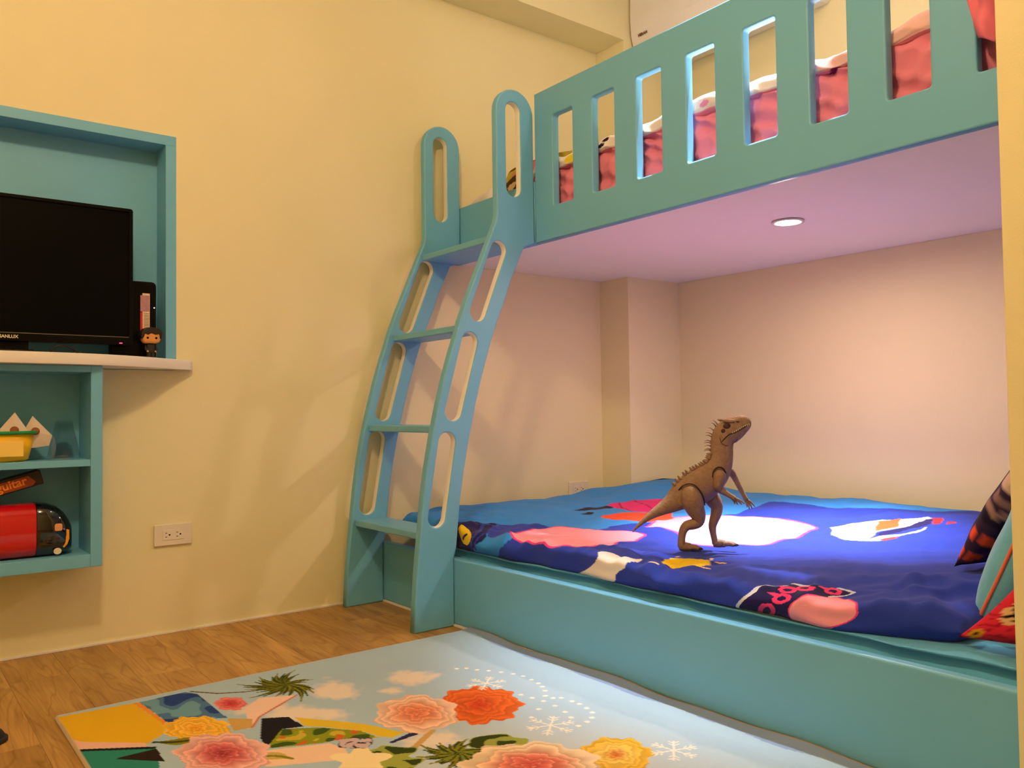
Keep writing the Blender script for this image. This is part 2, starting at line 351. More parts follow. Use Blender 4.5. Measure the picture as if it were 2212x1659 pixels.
# ------------------------------------------------------------------ lower bed
ng = np.random.RandomState(3)
def slab(name, x0, x1, y0, y1, z0, z1, m, parent=None, res=.02, r=.05, wr=.004, cols=None, seed=0):
    """soft rounded mattress / quilt body: closed grid wrapped over top and sides"""
    nx = int((x1-x0)/res); L = (y1-y0); h = z1-z0
    ny = int((L+2*h)/res); t = np.linspace(0, 1, ny)*(L+2*h); s = np.linspace(x0, x1, nx)
    Xg, T = np.meshgrid(s, t, indexing='ij')
    y = np.clip(T-h, 0, L)+y0; z = np.where(T < h, z0+T, np.where(T > h+L, z1-(T-h-L), z1))
    # round the edges
    ey = np.minimum(y-y0, y1-y); ex = np.minimum(Xg-x0, x1-Xg)
    def rnd(e): k = np.clip(e/r, 0, 1); return r*(1-np.sqrt(np.clip(1-(1-k)**2, 0, 1)))
    ins = np.clip((z-(z1-r))/r, 0, 1); yy = np.where(T < h, y0+rnd(np.clip(z1-z, 0, r)*1.0), np.where(T > h+L, y1-rnd(np.clip(z1-z, 0, r)), y))
    z = np.where((T >= h) & (T <= h+L), z1-rnd(ey)*0-rnd(ex), z0+(z-z0)*(1-rnd(ex)/h))
    k = np.random.RandomState(seed); w = 0
    for q in range(7):
        a = k.rand()*6.28; f = 6+9*q; w = w+np.sin(f*(Xg*math.cos(a)+T*math.sin(a))+1.5*np.sin(f*.5*(T*math.cos(a)-Xg*math.sin(a))))/(1+.6*q)
    z = z+wr*w*.5; yy = yy+np.where(T < h, -1, np.where(T > h+L, 1, 0))*wr*w*.4
    z = np.where((np.arange(ny) == 0)[None, :] | (np.arange(ny) == ny-1)[None, :], z0, z)
    return grid_mesh(name, np.stack([Xg, yy, z], -1), m, parent, cols(Xg, T, h) if cols else None)
M_TEAL = mat('teal_cotton', lin(98, 182, 226), .85, bump=1.0, bscale=22, var=.05, vscale=5, spec=.15, sheen=.1)
mt = slab('mattress', -2.705, -.30, 1.618, 3.135, .077, .246, M_TEAL, wr=.0035, seed=4, r=.07, res=.012)
tag(mt, 'mattress in a wrinkled teal sheet inside the lower bunk', 'mattress')

# duvet surface and printed outlines (metres on the cloth)
DX0,DX1,DYB=-2.83,-.762,3.125
def sst(a,b,v):
    t=np.clip((v-a)/(b-a),0,1);return t*t*(3-2*t)
def duvet_front(x):
    return 1.612+.095*sst(-1.02,-.74,x)+.006*np.sin(9*x)+.02*sst(-2.5,-2.83,x)
def duvet_wr(x,y):
    w=.006*np.sin(5.1*x+3.3*y+.6*np.sin(4*y))+.005*np.sin(-3.7*x+7.9*y+1.1)
    n=.0028*np.sin(23*x+9*y+2.0*np.sin(6*x-4*y))+.0022*np.sin(-14*x+27*y+1.6*np.sin(7*x+5*y))
    f=sst(2.0,1.65,y)
    c=np.exp(-(np.sin(9*x+11*y+1.3*np.sin(5*x-4*y))/.32)**2)*.007+np.exp(-(np.sin(-12*x+14*y+1.7*np.sin(5*x))/.25)**2)*.005
    r=sst(-1.25,-.8,x)
    ridge=.022*np.exp(-((y-(1.86+.25*(x+1.0)))/.045)**2)*sst(-1.15,-.85,x)
    m=np.clip(.25+f*.75+.8*r,0,1)
    q=.0032*np.sin(33*x+24*y+2.6*np.sin(8*x+11*y))+.0022*np.sin(-58*x+39*y+2.2*np.sin(13*x-9*y))+.0014*np.sin(96*x+50*y+2*np.sin(21*x))
    return w+n+c*(f*.9+.25*r+.12)+ridge+q*m
def duvet_h(x,y):
    return .312+.036*sst(2.35,3.05,y)+.034*sst(-2.15,-2.75,x)+duvet_wr(x,y)
def duvet_point(x,t):
    """x metres along the bed, t metres across: t<0 is the rolled front edge, t>=0 the top"""
    x=np.asarray(x,float);t=np.asarray(t,float)
    yf=duvet_front(x);r=.036;zb=.243
    top_y=yf+r+np.clip(t,0,None)
    ht=duvet_h(x,top_y)
    a=np.clip(-t/(np.pi*r),0,1)*np.pi      # 0 top -> pi underneath
    h0=duvet_h(x,yf+r)
    rr=(h0-zb)/2
    y=np.where(t>=0,top_y,yf+r-r*np.sin(a)+np.clip(-t-np.pi*r,0,None))
    z=np.where(t>=0,ht,zb+rr+rr*np.cos(a))
    # crumple the roll outwards
    k=np.where(t<0,np.sin(a),0)
    y=y-k*(.007*np.sin(13*x+2*np.sin(5*x))*np.sin(3*a)+.004*np.sin(29*x))
    back=np.clip((DYB-y)/.05,0,1)
    z=zb+(z-zb)*np.sqrt(np.clip(1-(1-back)**2,0,1))
    d=np.minimum(x-DX0,DX1-x)/.05
    e=np.sqrt(np.clip(1-(1-np.clip(d,0,1))**2,0,1))
    z=zb+.03*(1-e)+(z-zb)*e
    x=x+np.clip(-2.70-x,0,None)*sst(2.60,2.77,y)
    return x+0*t,np.minimum(y,DYB),z
DV={
'royal':[(-2.194,-0.096),(-2.128,-0.054),(-2.122,-0.0375),(-2.116,-0.0165),(-2.128,-0.012),(-2.251,-0.015),(-2.311,0.0555),(-2.386,0.138),(-2.32,0.21),(-2.236,0.234),(-2.083,0.252),(-2.056,0.288),(-2.119,0.414),(-2.086,0.474),(-2.044,0.582),(-1.996,0.648),(-2.023,0.81),(-2.008,0.894),(-2.038,1.14),(-2.05,1.248),(-1.906,1.26),(-1.66,1.254),(-1.522,1.314)],
'navy':[(-2.458,0.012),(-2.428,0.0735),(-2.389,0.138),(-2.308,0.045),(-2.257,-0.018),(-2.257,-0.045),(-2.302,-0.0795),(-2.308,-0.0915),(-2.383,-0.0915)],
'disc':[(-2.362,-0.0405),(-2.314,-0.0315),(-2.386,-0.018)],
'pink1':[(-2.128,-0.006),(-2.194,0.126),(-2.206,0.24),(-2.149,0.306),(-2.053,0.318),(-1.993,0.366),(-1.942,0.39),(-1.909,0.342),(-1.837,0.168),(-1.828,0.042),(-1.894,-0.0165),(-2.017,-0.0195),(-2.113,-0.0075)],
'pink2':[(-2.011,0.498),(-2.116,0.714),(-2.083,0.834),(-1.981,0.918),(-1.861,0.978),(-1.696,0.912),(-1.591,0.864),(-1.561,0.762),(-1.546,0.612),(-1.573,0.486),(-1.624,0.372),(-1.762,0.402),(-1.831,0.468),(-1.966,0.54)],
'magenta':[(-2.467,0.744),(-2.485,0.822),(-2.473,0.912),(-2.425,0.99),(-2.374,1.026),(-2.296,0.924),(-2.278,0.834),(-2.284,0.708),(-2.41,0.744)],
'orange':[(-2.287,0.54),(-2.257,0.684),(-2.278,0.834),(-2.26,0.912),(-2.116,0.756),(-2.059,0.552),(-2.14,0.516),(-2.242,0.504)],
'black1':[(-2.41,0.504),(-2.461,0.732),(-2.425,0.75),(-2.38,0.642),(-2.398,0.534)],
'black2':[(-2.335,0.492),(-2.371,0.558),(-2.353,0.57),(-2.323,0.528)],
'cloud':[(-1.723,-0.012),(-1.717,-0.003),(-1.687,0.0135),(-1.618,0.0015),(-1.585,0.03),(-1.576,0.018),(-1.597,-0.0225),(-1.6,-0.0405),(-1.63,-0.0645),(-1.648,-0.09),(-1.789,-0.093),(-1.786,-0.0825),(-1.756,-0.069),(-1.729,-0.0555),(-1.714,-0.045),(-1.708,-0.0285)],
'sun':[(-1.495,0.0015),(-1.573,0.126),(-1.552,0.132),(-1.492,0.1035),(-1.486,0.15),(-1.435,0.1155),(-1.405,0.072),(-1.399,0.0405),(-1.438,0.0375),(-1.45,0.0105),(-1.489,0.021)],
'rays':[(-1.429,0.126),(-1.399,0.138),(-1.393,0.045),(-1.381,0.0585),(-1.525,-0.0105),(-1.498,-0.012),(-1.567,0.15),(-1.558,0.15),(-1.447,0.126),(-1.471,0.174)],
'rbody':[(-1.549,0.894),(-1.528,0.984),(-1.474,1.038),(-1.426,1.11),(-1.396,1.164),(-1.381,1.212),(-1.357,1.188),(-1.333,1.032),(-1.345,0.96),(-1.384,0.87),(-1.339,0.732),(-1.402,0.714),(-1.441,0.744),(-1.471,0.762)],
'rorange':[(-1.459,1.008),(-1.435,1.122),(-1.408,1.074),(-1.36,0.966),(-1.39,0.882)],
'rnavy':[(-1.375,0.858),(-1.345,0.96),(-1.333,1.032),(-1.369,1.158),(-1.351,1.17),(-1.288,1.026),(-1.294,0.984),(-1.315,0.948),(-1.321,0.9),(-1.354,0.828)],
'rred':[(-1.357,1.188),(-1.324,1.182),(-1.273,1.056),(-1.282,1.02)],
'rred2':[(-1.267,1.086),(-1.258,1.122),(-1.24,1.086),(-1.252,1.044)],
'rwhite':[(-1.339,0.732),(-1.354,0.828),(-1.3,0.858),(-1.288,0.942),(-1.288,0.984),(-1.273,0.942),(-1.279,0.876),(-1.294,0.822),(-1.303,0.744)],
'rred3':[(-1.318,0.762),(-1.294,0.822),(-1.279,0.78),(-1.294,0.744)],
'patch':[(-1.207,-0.093),(-1.225,-0.0915),(-1.24,-0.0915),(-1.231,-0.072),(-1.213,-0.054),(-1.195,-0.0315),(-1.189,-0.009),(-1.171,-0.0045),(-1.129,0.003),(-1.132,0.036),(-1.072,0.0315),(-1.054,0.087),(-1.015,0.066),(-1.003,0.0615),(-1.03,0.0195),(-0.991,-0.027),(-0.997,-0.075),(-1.039,-0.0915),(-1.114,-0.0975)],
'pink3':[(-1.093,-0.0585),(-1.084,-0.042),(-1.069,-0.033),(-1.036,-0.0045),(-1.012,0.036),(-0.961,-0.0045),(-0.946,-0.0345),(-0.952,-0.0525),(-0.976,-0.069),(-1.018,-0.09),(-1.057,-0.093),(-1.078,-0.093),(-1.099,-0.093)],
'L1o':[(-1.135,-0.0735),(-1.147,-0.0885),(-1.153,-0.096),(-1.156,-0.0975),(-1.162,-0.0975),(-1.171,-0.096),(-1.177,-0.0975),(-1.186,-0.0945),(-1.192,-0.0945),(-1.192,-0.09),(-1.18,-0.0735),(-1.171,-0.0645),(-1.162,-0.057),(-1.156,-0.057),(-1.147,-0.0555),(-1.138,-0.0555),(-1.135,-0.06),(-1.132,-0.0645)],
'L1i':[(-1.15,-0.078),(-1.156,-0.084),(-1.162,-0.0915),(-1.165,-0.096),(-1.168,-0.096),(-1.171,-0.0975),(-1.177,-0.096),(-1.18,-0.096),(-1.18,-0.093),(-1.177,-0.0855),(-1.171,-0.078),(-1.165,-0.072),(-1.159,-0.0675),(-1.156,-0.066),(-1.15,-0.0645),(-1.147,-0.066),(-1.147,-0.0675),(-1.147,-0.072)],
'L1t':[(-1.189,-0.0945),(-1.189,-0.096),(-1.183,-0.0975),(-1.174,-0.0975),(-1.174,-0.099),(-1.165,-0.096)],
'L2o':[(-1.096,-0.027),(-1.096,-0.0315),(-1.096,-0.0375),(-1.102,-0.042),(-1.108,-0.0465),(-1.114,-0.051),(-1.123,-0.054),(-1.129,-0.054),(-1.135,-0.0525),(-1.138,-0.0495),(-1.141,-0.045),(-1.138,-0.042),(-1.135,-0.0375),(-1.129,-0.033),(-1.123,-0.0285),(-1.114,-0.0255),(-1.108,-0.024),(-1.102,-0.024)],
'L2i':[(-1.108,-0.0345),(-1.108,-0.036),(-1.108,-0.039),(-1.111,-0.0405),(-1.114,-0.0435),(-1.117,-0.045),(-1.12,-0.0465),(-1.123,-0.0465),(-1.126,-0.0465),(-1.126,-0.045),(-1.129,-0.0435),(-1.126,-0.0405),(-1.126,-0.039),(-1.123,-0.0375),(-1.12,-0.0345),(-1.117,-0.033),(-1.114,-0.033),(-1.111,-0.033)],
'L2t':[(-1.165,-0.03),(-1.147,-0.03),(-1.126,-0.033),(-1.132,-0.042),(-1.144,-0.0375)],
'L3o':[(-1.099,0.0045),(-1.099,0.0015),(-1.096,-0.009),(-1.099,-0.015),(-1.105,-0.0195),(-1.114,-0.024),(-1.12,-0.027),(-1.129,-0.027),(-1.132,-0.024),(-1.138,-0.0225),(-1.138,-0.018),(-1.135,-0.0135),(-1.132,-0.006),(-1.126,0.0015),(-1.123,0.0075),(-1.117,0.012),(-1.111,0.0135),(-1.105,0.0105)],
'L3i':[(-1.108,-0.0015),(-1.108,-0.003),(-1.108,-0.006),(-1.108,-0.012),(-1.111,-0.015),(-1.114,-0.018),(-1.117,-0.0195),(-1.123,-0.0195),(-1.123,-0.0195),(-1.126,-0.018),(-1.126,-0.0165),(-1.123,-0.0135),(-1.123,-0.0105),(-1.12,-0.0075),(-1.117,-0.0045),(-1.114,-0.0015),(-1.111,0),(-1.111,0.0015)],
'L3t':[(-1.168,0.024),(-1.144,0.0045),(-1.123,-0.003),(-1.129,-0.0165)],
'L4o':[(-1.06,0.012),(-1.057,0.006),(-1.057,0),(-1.06,-0.006),(-1.063,-0.0105),(-1.072,-0.009),(-1.087,0.0015),(-1.096,0.0045),(-1.102,0.006),(-1.108,0.012),(-1.111,0.0195),(-1.114,0.0285),(-1.111,0.0345),(-1.105,0.0375),(-1.096,0.0375),(-1.075,0.018),(-1.066,0.0135),(-1.063,0.0135)],
'L4i':[(-1.072,0.009),(-1.072,0.0075),(-1.072,0.006),(-1.075,0.006),(-1.081,0.0075),(-1.087,0.0105),(-1.093,0.0135),(-1.096,0.0135),(-1.099,0.015),(-1.102,0.018),(-1.105,0.024),(-1.105,0.027),(-1.102,0.0285),(-1.099,0.03),(-1.09,0.0225),(-1.081,0.0165),(-1.075,0.012),(-1.072,0.0105)],
'L4t':[(-1.078,0.0135),(-1.06,0.018),(-1.057,0.0135),(-1.072,0.0045)],
'L5o':[(-1.018,0.0555),(-1.018,0.0525),(-1.018,0.0465),(-1.021,0.042),(-1.027,0.0375),(-1.03,0.0315),(-1.036,0.027),(-1.039,0.024),(-1.045,0.0255),(-1.045,0.027),(-1.048,0.033),(-1.048,0.039),(-1.06,0.0705),(-1.06,0.081),(-1.054,0.084),(-1.048,0.087),(-1.027,0.063),(-1.021,0.0585)],
'L5i':[(-1.027,0.0495),(-1.024,0.048),(-1.027,0.0465),(-1.027,0.042),(-1.03,0.0405),(-1.033,0.039),(-1.036,0.036),(-1.036,0.0345),(-1.039,0.0345),(-1.039,0.0345),(-1.039,0.0375),(-1.039,0.0405),(-1.039,0.045),(-1.036,0.048),(-1.036,0.051),(-1.033,0.0525),(-1.03,0.0525),(-1.027,0.051)],
'L5t':[(-1.06,0.0255),(-1.057,0.036),(-1.042,0.0435),(-1.042,0.0315)],
'feet':[(-1.588,0.246),(-1.588,0.372)]}
RG={
'yellow':[(-2.243,0.361),(-2.226,0.526),(-2.112,0.536),(-2.012,0.552),(-1.967,0.529),(-1.929,0.486),(-1.939,0.482),(-2.034,0.375),(-2.069,0.361)],
'pinkstrip':[(-2.069,0.361),(-2.034,0.375),(-1.939,0.482),(-1.907,0.485),(-1.987,0.362)],
'teal':[(-1.981,0.361),(-1.893,0.494),(-1.787,0.474),(-1.576,0.445),(-1.722,0.353)],
'tri':[(-1.89,0.413),(-1.893,0.494),(-1.813,0.491),(-1.867,0.434)],
'border':[(-2.226,0.526),(-2.223,0.541),(-2.016,0.555),(-2.008,0.547)],
'sea':[(-2.223,0.541),(-2.227,0.652),(-2.19,0.67),(-2.055,0.671),(-1.971,0.673),(-2.021,0.595),(-2.019,0.556)],
'trunk1':[(-2.221,0.664),(-2.158,0.712),(-2.123,0.771),(-2.104,0.837),(-2.111,0.873)],
'palm1':[(-2.111,0.873),(-2.198,0.776),(-2.221,0.844),(-2.212,0.942),(-2.103,0.947),(-2.002,0.903),(-1.966,0.852),(-2.071,0.763),(-2.036,0.81),(-2.14,0.777),(-2.215,0.894)],
'rose_s':[(-2.062,0.712),(-2.037,0.743),(-2.109,0.728)],
'spike':[(-2.007,0.729),(-2.056,0.781),(-2.017,0.864),(-1.931,0.734),(-1.872,0.686)],
'rose_o':[(-1.952,0.597),(-1.903,0.656),(-2.026,0.62)],
'tan':[(-1.969,0.671),(-1.93,0.717),(-1.879,0.698),(-1.884,0.658)],
'rose_p':[(-1.779,0.598),(-1.716,0.674),(-1.886,0.634)],
'vest':[(-1.919,0.735),(-1.888,0.79),(-1.812,0.791),(-1.828,0.747),(-1.767,0.696),(-1.746,0.679),(-1.809,0.69)],
'green':[(-1.767,0.696),(-1.828,0.747),(-1.783,0.817),(-1.707,0.879),(-1.64,0.893),(-1.692,0.811),(-1.695,0.783),(-1.744,0.682)],
'collar':[(-1.878,0.798),(-1.774,0.881),(-1.729,0.909),(-1.63,0.95),(-1.623,0.914),(-1.647,0.896),(-1.707,0.879),(-1.788,0.82),(-1.813,0.795)],
'arm':[(-1.737,0.671),(-1.685,0.795),(-1.639,0.808),(-1.605,0.8),(-1.581,0.779),(-1.598,0.754),(-1.656,0.642)],
'flA':[(-1.719,1.034),(-1.656,1.11),(-1.825,1.098)],
'flB':[(-1.67,1.18),(-1.605,1.258),(-1.775,1.256)],
'flC':[(-1.317,1.06),(-1.228,1.166),(-1.403,1.13)],
'flD':[(-1.249,1.226),(-1.202,1.283),(-1.312,1.288)],
'butter':[(-1.646,0.843),(-1.689,0.822),(-1.62,0.866),(-1.646,0.807),(-1.606,0.84)],
'clouds':[(-1.993,0.952),(-1.951,1.003),(-2.069,0.988),(-1.898,0.811),(-1.813,0.913),(-1.958,0.837),(-1.953,1.161),(-1.904,1.219),(-2.001,1.191),(-1.893,1.071),(-1.87,1.098),(-1.918,1.085),(-1.552,0.968),(-1.507,1.021),(-1.596,0.995)],
'dots':[(-1.939,1.296),(-1.925,1.319),(-1.895,1.335),(-1.868,1.354),(-1.836,1.373),(-1.802,1.389),(-1.769,1.396),(-1.731,1.394),(-1.696,1.389),(-1.667,1.379),(-1.639,1.363),(-1.609,1.339),(-1.584,1.312),(-1.548,1.267),(-1.517,1.22),(-1.537,1.363),(-1.511,1.365),(-1.479,1.359),(-1.451,1.35),(-1.428,1.327),(-1.416,1.301),(-1.41,1.269),(-1.656,1.299),(-1.619,1.306),(-1.584,1.343),(-1.571,1.359),(-1.539,1.312),(-1.494,1.303),(-1.458,1.291)],
'flakes':[(-1.787,1.287),(-1.452,1.223),(-1.189,1.335)],
'palm2':[(-1.46,0.975),(-1.543,0.939),(-1.507,1.033),(-1.419,1.032),(-1.385,0.983),(-1.451,0.904),(-1.406,0.908),(-1.498,0.9),(-1.528,0.976)],
'trunk2':[(-1.598,1.001),(-1.549,0.931),(-1.497,0.852)],
'strap':[(-1.603,0.893),(-1.625,0.973),(-1.605,0.997),(-1.595,0.899)],
'bush':[(-1.531,0.843),(-1.488,0.894),(-1.589,0.876),(-1.446,1.075),(-1.408,1.121),(-1.476,1.098)],
'cream':[(-1.561,0.806),(-1.518,0.858),(-1.625,0.84)]}

def duvet():
    xs = np.concatenate([np.linspace(DX0, -1.272, 320), np.linspace(-1.27, -.93, 230), np.linspace(-.926, DX1, 36)]); ts = np.concatenate([np.linspace(-.16, -.112, 14), np.linspace(-.11, .10, 150), np.linspace(.105, 1.49, 262)])
    X, T = np.meshgrid(xs, ts, indexing='ij')
    sky, royal, navy = lin(52, 142, 226), lin(38, 60, 168), lin(30, 24, 84)
    pink, mag, white = lin(246, 160, 178), lin(232, 60, 132), lin(240, 232, 222)
    p = Print(X, T, sky)
    wob = (.006*np.sin(31*X)+.005*np.sin(43*T))*sst(-1.2, -1.35, X)
    p.X = X+wob*.5; p.Y = T+wob*.5
    R_ = DV['royal']
    p.poly(R_+[(-1.30, 1.44), (-.5, 1.44), (-.5, -.2), (-2.182, -.2)], royal)
    nv = DV['navy']; p.poly(nv+[(-2.362, -.17), (-2.52, -.17), (-2.52, .01)], navy)
    p.line([(-2.40, .10), (-2.30, -.01), (-2.31, -.09)], .012, lin(52, 60, 160)); p.line([(-2.36, .11), (-2.27, 0), (-2.29, -.08)], .008, lin(52, 60, 160))
    p.ell((-2.356, -.036), (-2.318, -.034), (-2.376, -.006), lin(248, 206, 22)); p.line([(-2.362, -.05), (-2.345, -.03)], .010, navy)
    for k, q in (('pink1', .016), ('pink2', 0)):
        P = spline(DV[k]+[DV[k][0]], 5); p.poly(P, mag, .009); p.poly(P, pink)
    p.poly(DV['magenta'], lin(226, 40, 128)); p.poly(DV['orange'], lin(250, 74, 36)); p.poly(DV['black1'], lin(16, 18, 52)); p.poly(DV['black2'], lin(10, 10, 24))
    p.line([DV['magenta'][1], DV['magenta'][7]], .006, lin(120, 20, 60)); p.line([DV['magenta'][2], DV['magenta'][6]], .006, lin(120, 20, 60))
    p.poly(spline(DV['cloud']+[DV['cloud'][0]], 4), white)
    p.poly(spline(DV['sun']+[DV['sun'][0]], 4), lin(252, 214, 30))
    ry = DV['rays']
    for k in range(0, len(ry), 2): p.line([ry[k], ry[k+1]], .006, lin(250, 206, 140))
    for k, c in (('rbody', white), ('rnavy', navy), ('rorange', lin(246, 92, 40)), ('rred', lin(232, 40, 40)), ('rred2', lin(232, 40, 60)), ('rwhite', white), ('rred3', lin(232, 60, 50))): p.poly(DV[k], c)
    # the dark name patch with its pink letters
    pp = spline(DV['patch']+[DV['patch'][0]], 4); p.poly(pp, lin(210, 220, 245), .010); p.poly(pp, navy)
    P = spline(DV['pink3']+[DV['pink3'][0]], 5); p.poly(P, mag, .004); p.poly(P, pink)
    hot = lin(240, 62, 130)
    for k in '12345':
        p.poly(DV['L'+k+'t'], hot); p.poly(DV['L'+k+'o'], hot); p.poly(DV['L'+k+'i'], navy)
    p.line([(-1.245, -.094), (-1.235, -.078), (-1.192, -.03), (-1.19, -.004)], .005, lin(226, 226, 236))
    x, y, z = duvet_point(X, T)
    d = grid_mesh('duvet', np.stack([x, y, z], -1), mat('duvet_print', (1, 1, 1), .82, bump=.25, bscale=300, vcol=True, spec=.15, sheen=.1), None, p.C)
    tag(d, 'blue printed duvet with pink shapes, rocket and name patch on lower bunk', 'duvet')
duvet()

# ------------------------------------------------------------------ cushions
def cushion(name, label, o, ux, uy, uz, w, h, t, m, colf=None, piping=None, n=44, group=None, wr=.004, seed=0):
    """w along ux, h along uy, thickness t along uz; o = centre"""
    th = thing(name, label, 'pillow', o, group)
    a = np.linspace(-1, 1, n); U, V = np.meshgrid(a, a, indexing='ij')
    prof_ = (np.clip(1-np.abs(U)**2.6, 0, 1)*np.clip(1-np.abs(V)**2.6, 0, 1))**.5
    pin = 1-.07*(1-np.abs(U)**2)*0-.06*(1-V**2)*np.abs(U)**3; pin2 = 1-.06*(1-U**2)*np.abs(V)**3
    k = np.random.RandomState(seed); ww = 0
    for q in range(5):
        b = k.rand()*6.28; f = 3+2.2*q; ww = ww+np.sin(f*(U*math.cos(b)+V*math.sin(b))+2*np.sin(f*.5*(V*math.cos(b)-U*math.sin(b))))/(1+q*.5)
    ux, uy, uz = [np.array(Vector(q).normalized()) for q in (ux, uy, uz)]
    parts = []; C = []
    for s in (1, -1):
        Z = s*prof_*t/2+s*prof_*wr*ww
        P = np.array(o)+(U*pin*w/2)[..., None]*ux+(V*pin2*h/2)[..., None]*uy+Z[..., None]*uz
        parts.append(P if s > 0 else P[::-1]); C.append(colf(U if s > 0 else U[::-1], V if s > 0 else V[::-1], s) if colf else None)
    nv = n; V_ = np.concatenate([p_.reshape(-1, 3) for p_ in parts]); F = []
    for s in range(2):
        for i in range(n-1):
            for j in range(n-1):
                b = s*n*n+i*nv+j; F.append((b, b+nv, b+nv+1, b+1))
    me = bpy.data.meshes.new('cover'); me.from_pydata(V_.tolist(), [], F)
    if colf: setcol(me, np.concatenate([c.reshape(-1, 3) for c in C]))
    bm = bmesh.new(); bm.from_mesh(me); bmesh.ops.remove_doubles(bm, verts=bm.verts, dist=1e-5); bm.to_mesh(me); bm.free(); me.update()
    fix(link('cover', me, m, th, True))
    if piping:
        e = [(u, -1) for u in a[::3]]+[(1, v) for v in a[::3]]+[(u, 1) for u in a[::-3]]+[(-1, v) for v in a[::-3]]
        pts = [np.array(o)+u*w/2*(1-.06*(1-v*v)*abs(u)**3)*ux+v*h/2*(1-.06*(1-u*u)*abs(v)**3)*uy for u, v in e]
        loft('piping', [tuple(q) for q in pts], [.0035]*len(pts), piping, th, n=6, ref=tuple(uz))
    return th
M_PRINT = mat('printed_cotton', (1, 1, 1), .85, bump=.25, bscale=300, vcol=True, spec=.15)
lean = Vector((.38, .0, .92)).normalized()
def dark_print(U, V, s):
    p = Print(U, V, lin(52, 36, 60)); r = np.random.RandomState(5)
    cols = [lin(30, 24, 44), lin(90, 46, 84), lin(196, 168, 140), lin(120, 96, 88), lin(24, 20, 34), lin(210, 190, 170)]
    for k in range(60):
        c = (r.uniform(-1, 1), r.uniform(-1, 1)); a = r.rand()*3; l, b = r.uniform(.05, .2), r.uniform(.03, .1)
        q = [(c[0]+l*x*math.cos(a)-b*y*math.sin(a), c[1]+l*x*math.sin(a)+b*y*math.cos(a)) for x, y in ((-1, -1), (1, -1), (1, 1), (-1, 1))]
        p.poly(q, cols[r.randint(6)])
    for v0, v1, u, c in ((.12, .34, -.80, lin(204, 176, 150)), (-.06, .10, -.84, lin(128, 100, 92)), (-.22, -.08, -.80, lin(150, 118, 104)), (.40, .46, -.90, lin(220, 200, 184)), (.52, .60, -.82, lin(150, 60, 110)), (.66, .72, -.9, lin(220, 200, 190)), (.78, .92, -.8, lin(96, 44, 80))): p.poly([(-1.02, v0), (u, v0+.04), (u, v1), (-1.02, v1-.05)], c)
    for v in (-.80, -.55): p.ell((-.92, v), (-.84, v), (-.92, v+.07), lin(236, 84, 40))
    return p.C
cushion('pillow', 'dark patterned pillow leaning beside the teal pillow on lower bunk', (-.835, 2.34, .492), (.0, 1, .0), (.55, 0, .83), (-.83, .0, .55), .56, .38, .12, M_PRINT, dark_print, seed=2)
cushion('pillow', 'plush teal pillow with orange piping leaning on its edge', (-.700, 2.10, .462), (.0, 1, .0), lean, (-.93, .0, .36), .62, .43, .15, mat('teal_plush', lin(112, 192, 226), .95, bump=.8, bscale=60, var=.12, vscale=14, spec=.1, sheen=.4), piping=mat('orange_piping', lin(236, 120, 84), .7), wr=.006, seed=9)
def red_print(U, V, s):
    p = Print(U, V, lin(206, 40, 62))
    for k in np.arange(-1, 1, .16): p.line([(k, -1), (k+.5, 1)], .02, lin(150, 20, 40))
    for k in np.arange(-1, 1, .22): p.line([(-1, k), (1, k-.2)], .018, lin(160, 24, 44))
    c = (-.66, -.22); p.ell(c, (c[0]+.16, c[1]), (c[0], c[1]+.28), lin(226, 184, 130))
    k_ = lin(22, 18, 26); p.line([(c[0]-.09, c[1]+.16), (c[0]+.09, c[1]-.16)], .06, k_); p.line([(c[0]-.08, c[1]-.13), (c[0]+.02, c[1]), (c[0]+.11, c[1]+.10)], .055, k_); p.line([(c[0]+.04, c[1]-.19), (c[0]+.12, c[1]-.10)], .04, k_)
    p.ell((-.86, -.84), (-.79, -.84), (-.86, -.72), lin(206, 150, 30)); p.line([(-.88, -.88), (-.83, -.80)], .04, k_)
    return p.C
cushion('pillow', 'red patterned pillow with a cream disc and black aeroplane', (-.520, 1.725, .352), (1, .12, .0), (.62, .12, .76), (.0, -1, .1), .36, .22, .10, M_PRINT, red_print, seed=12)

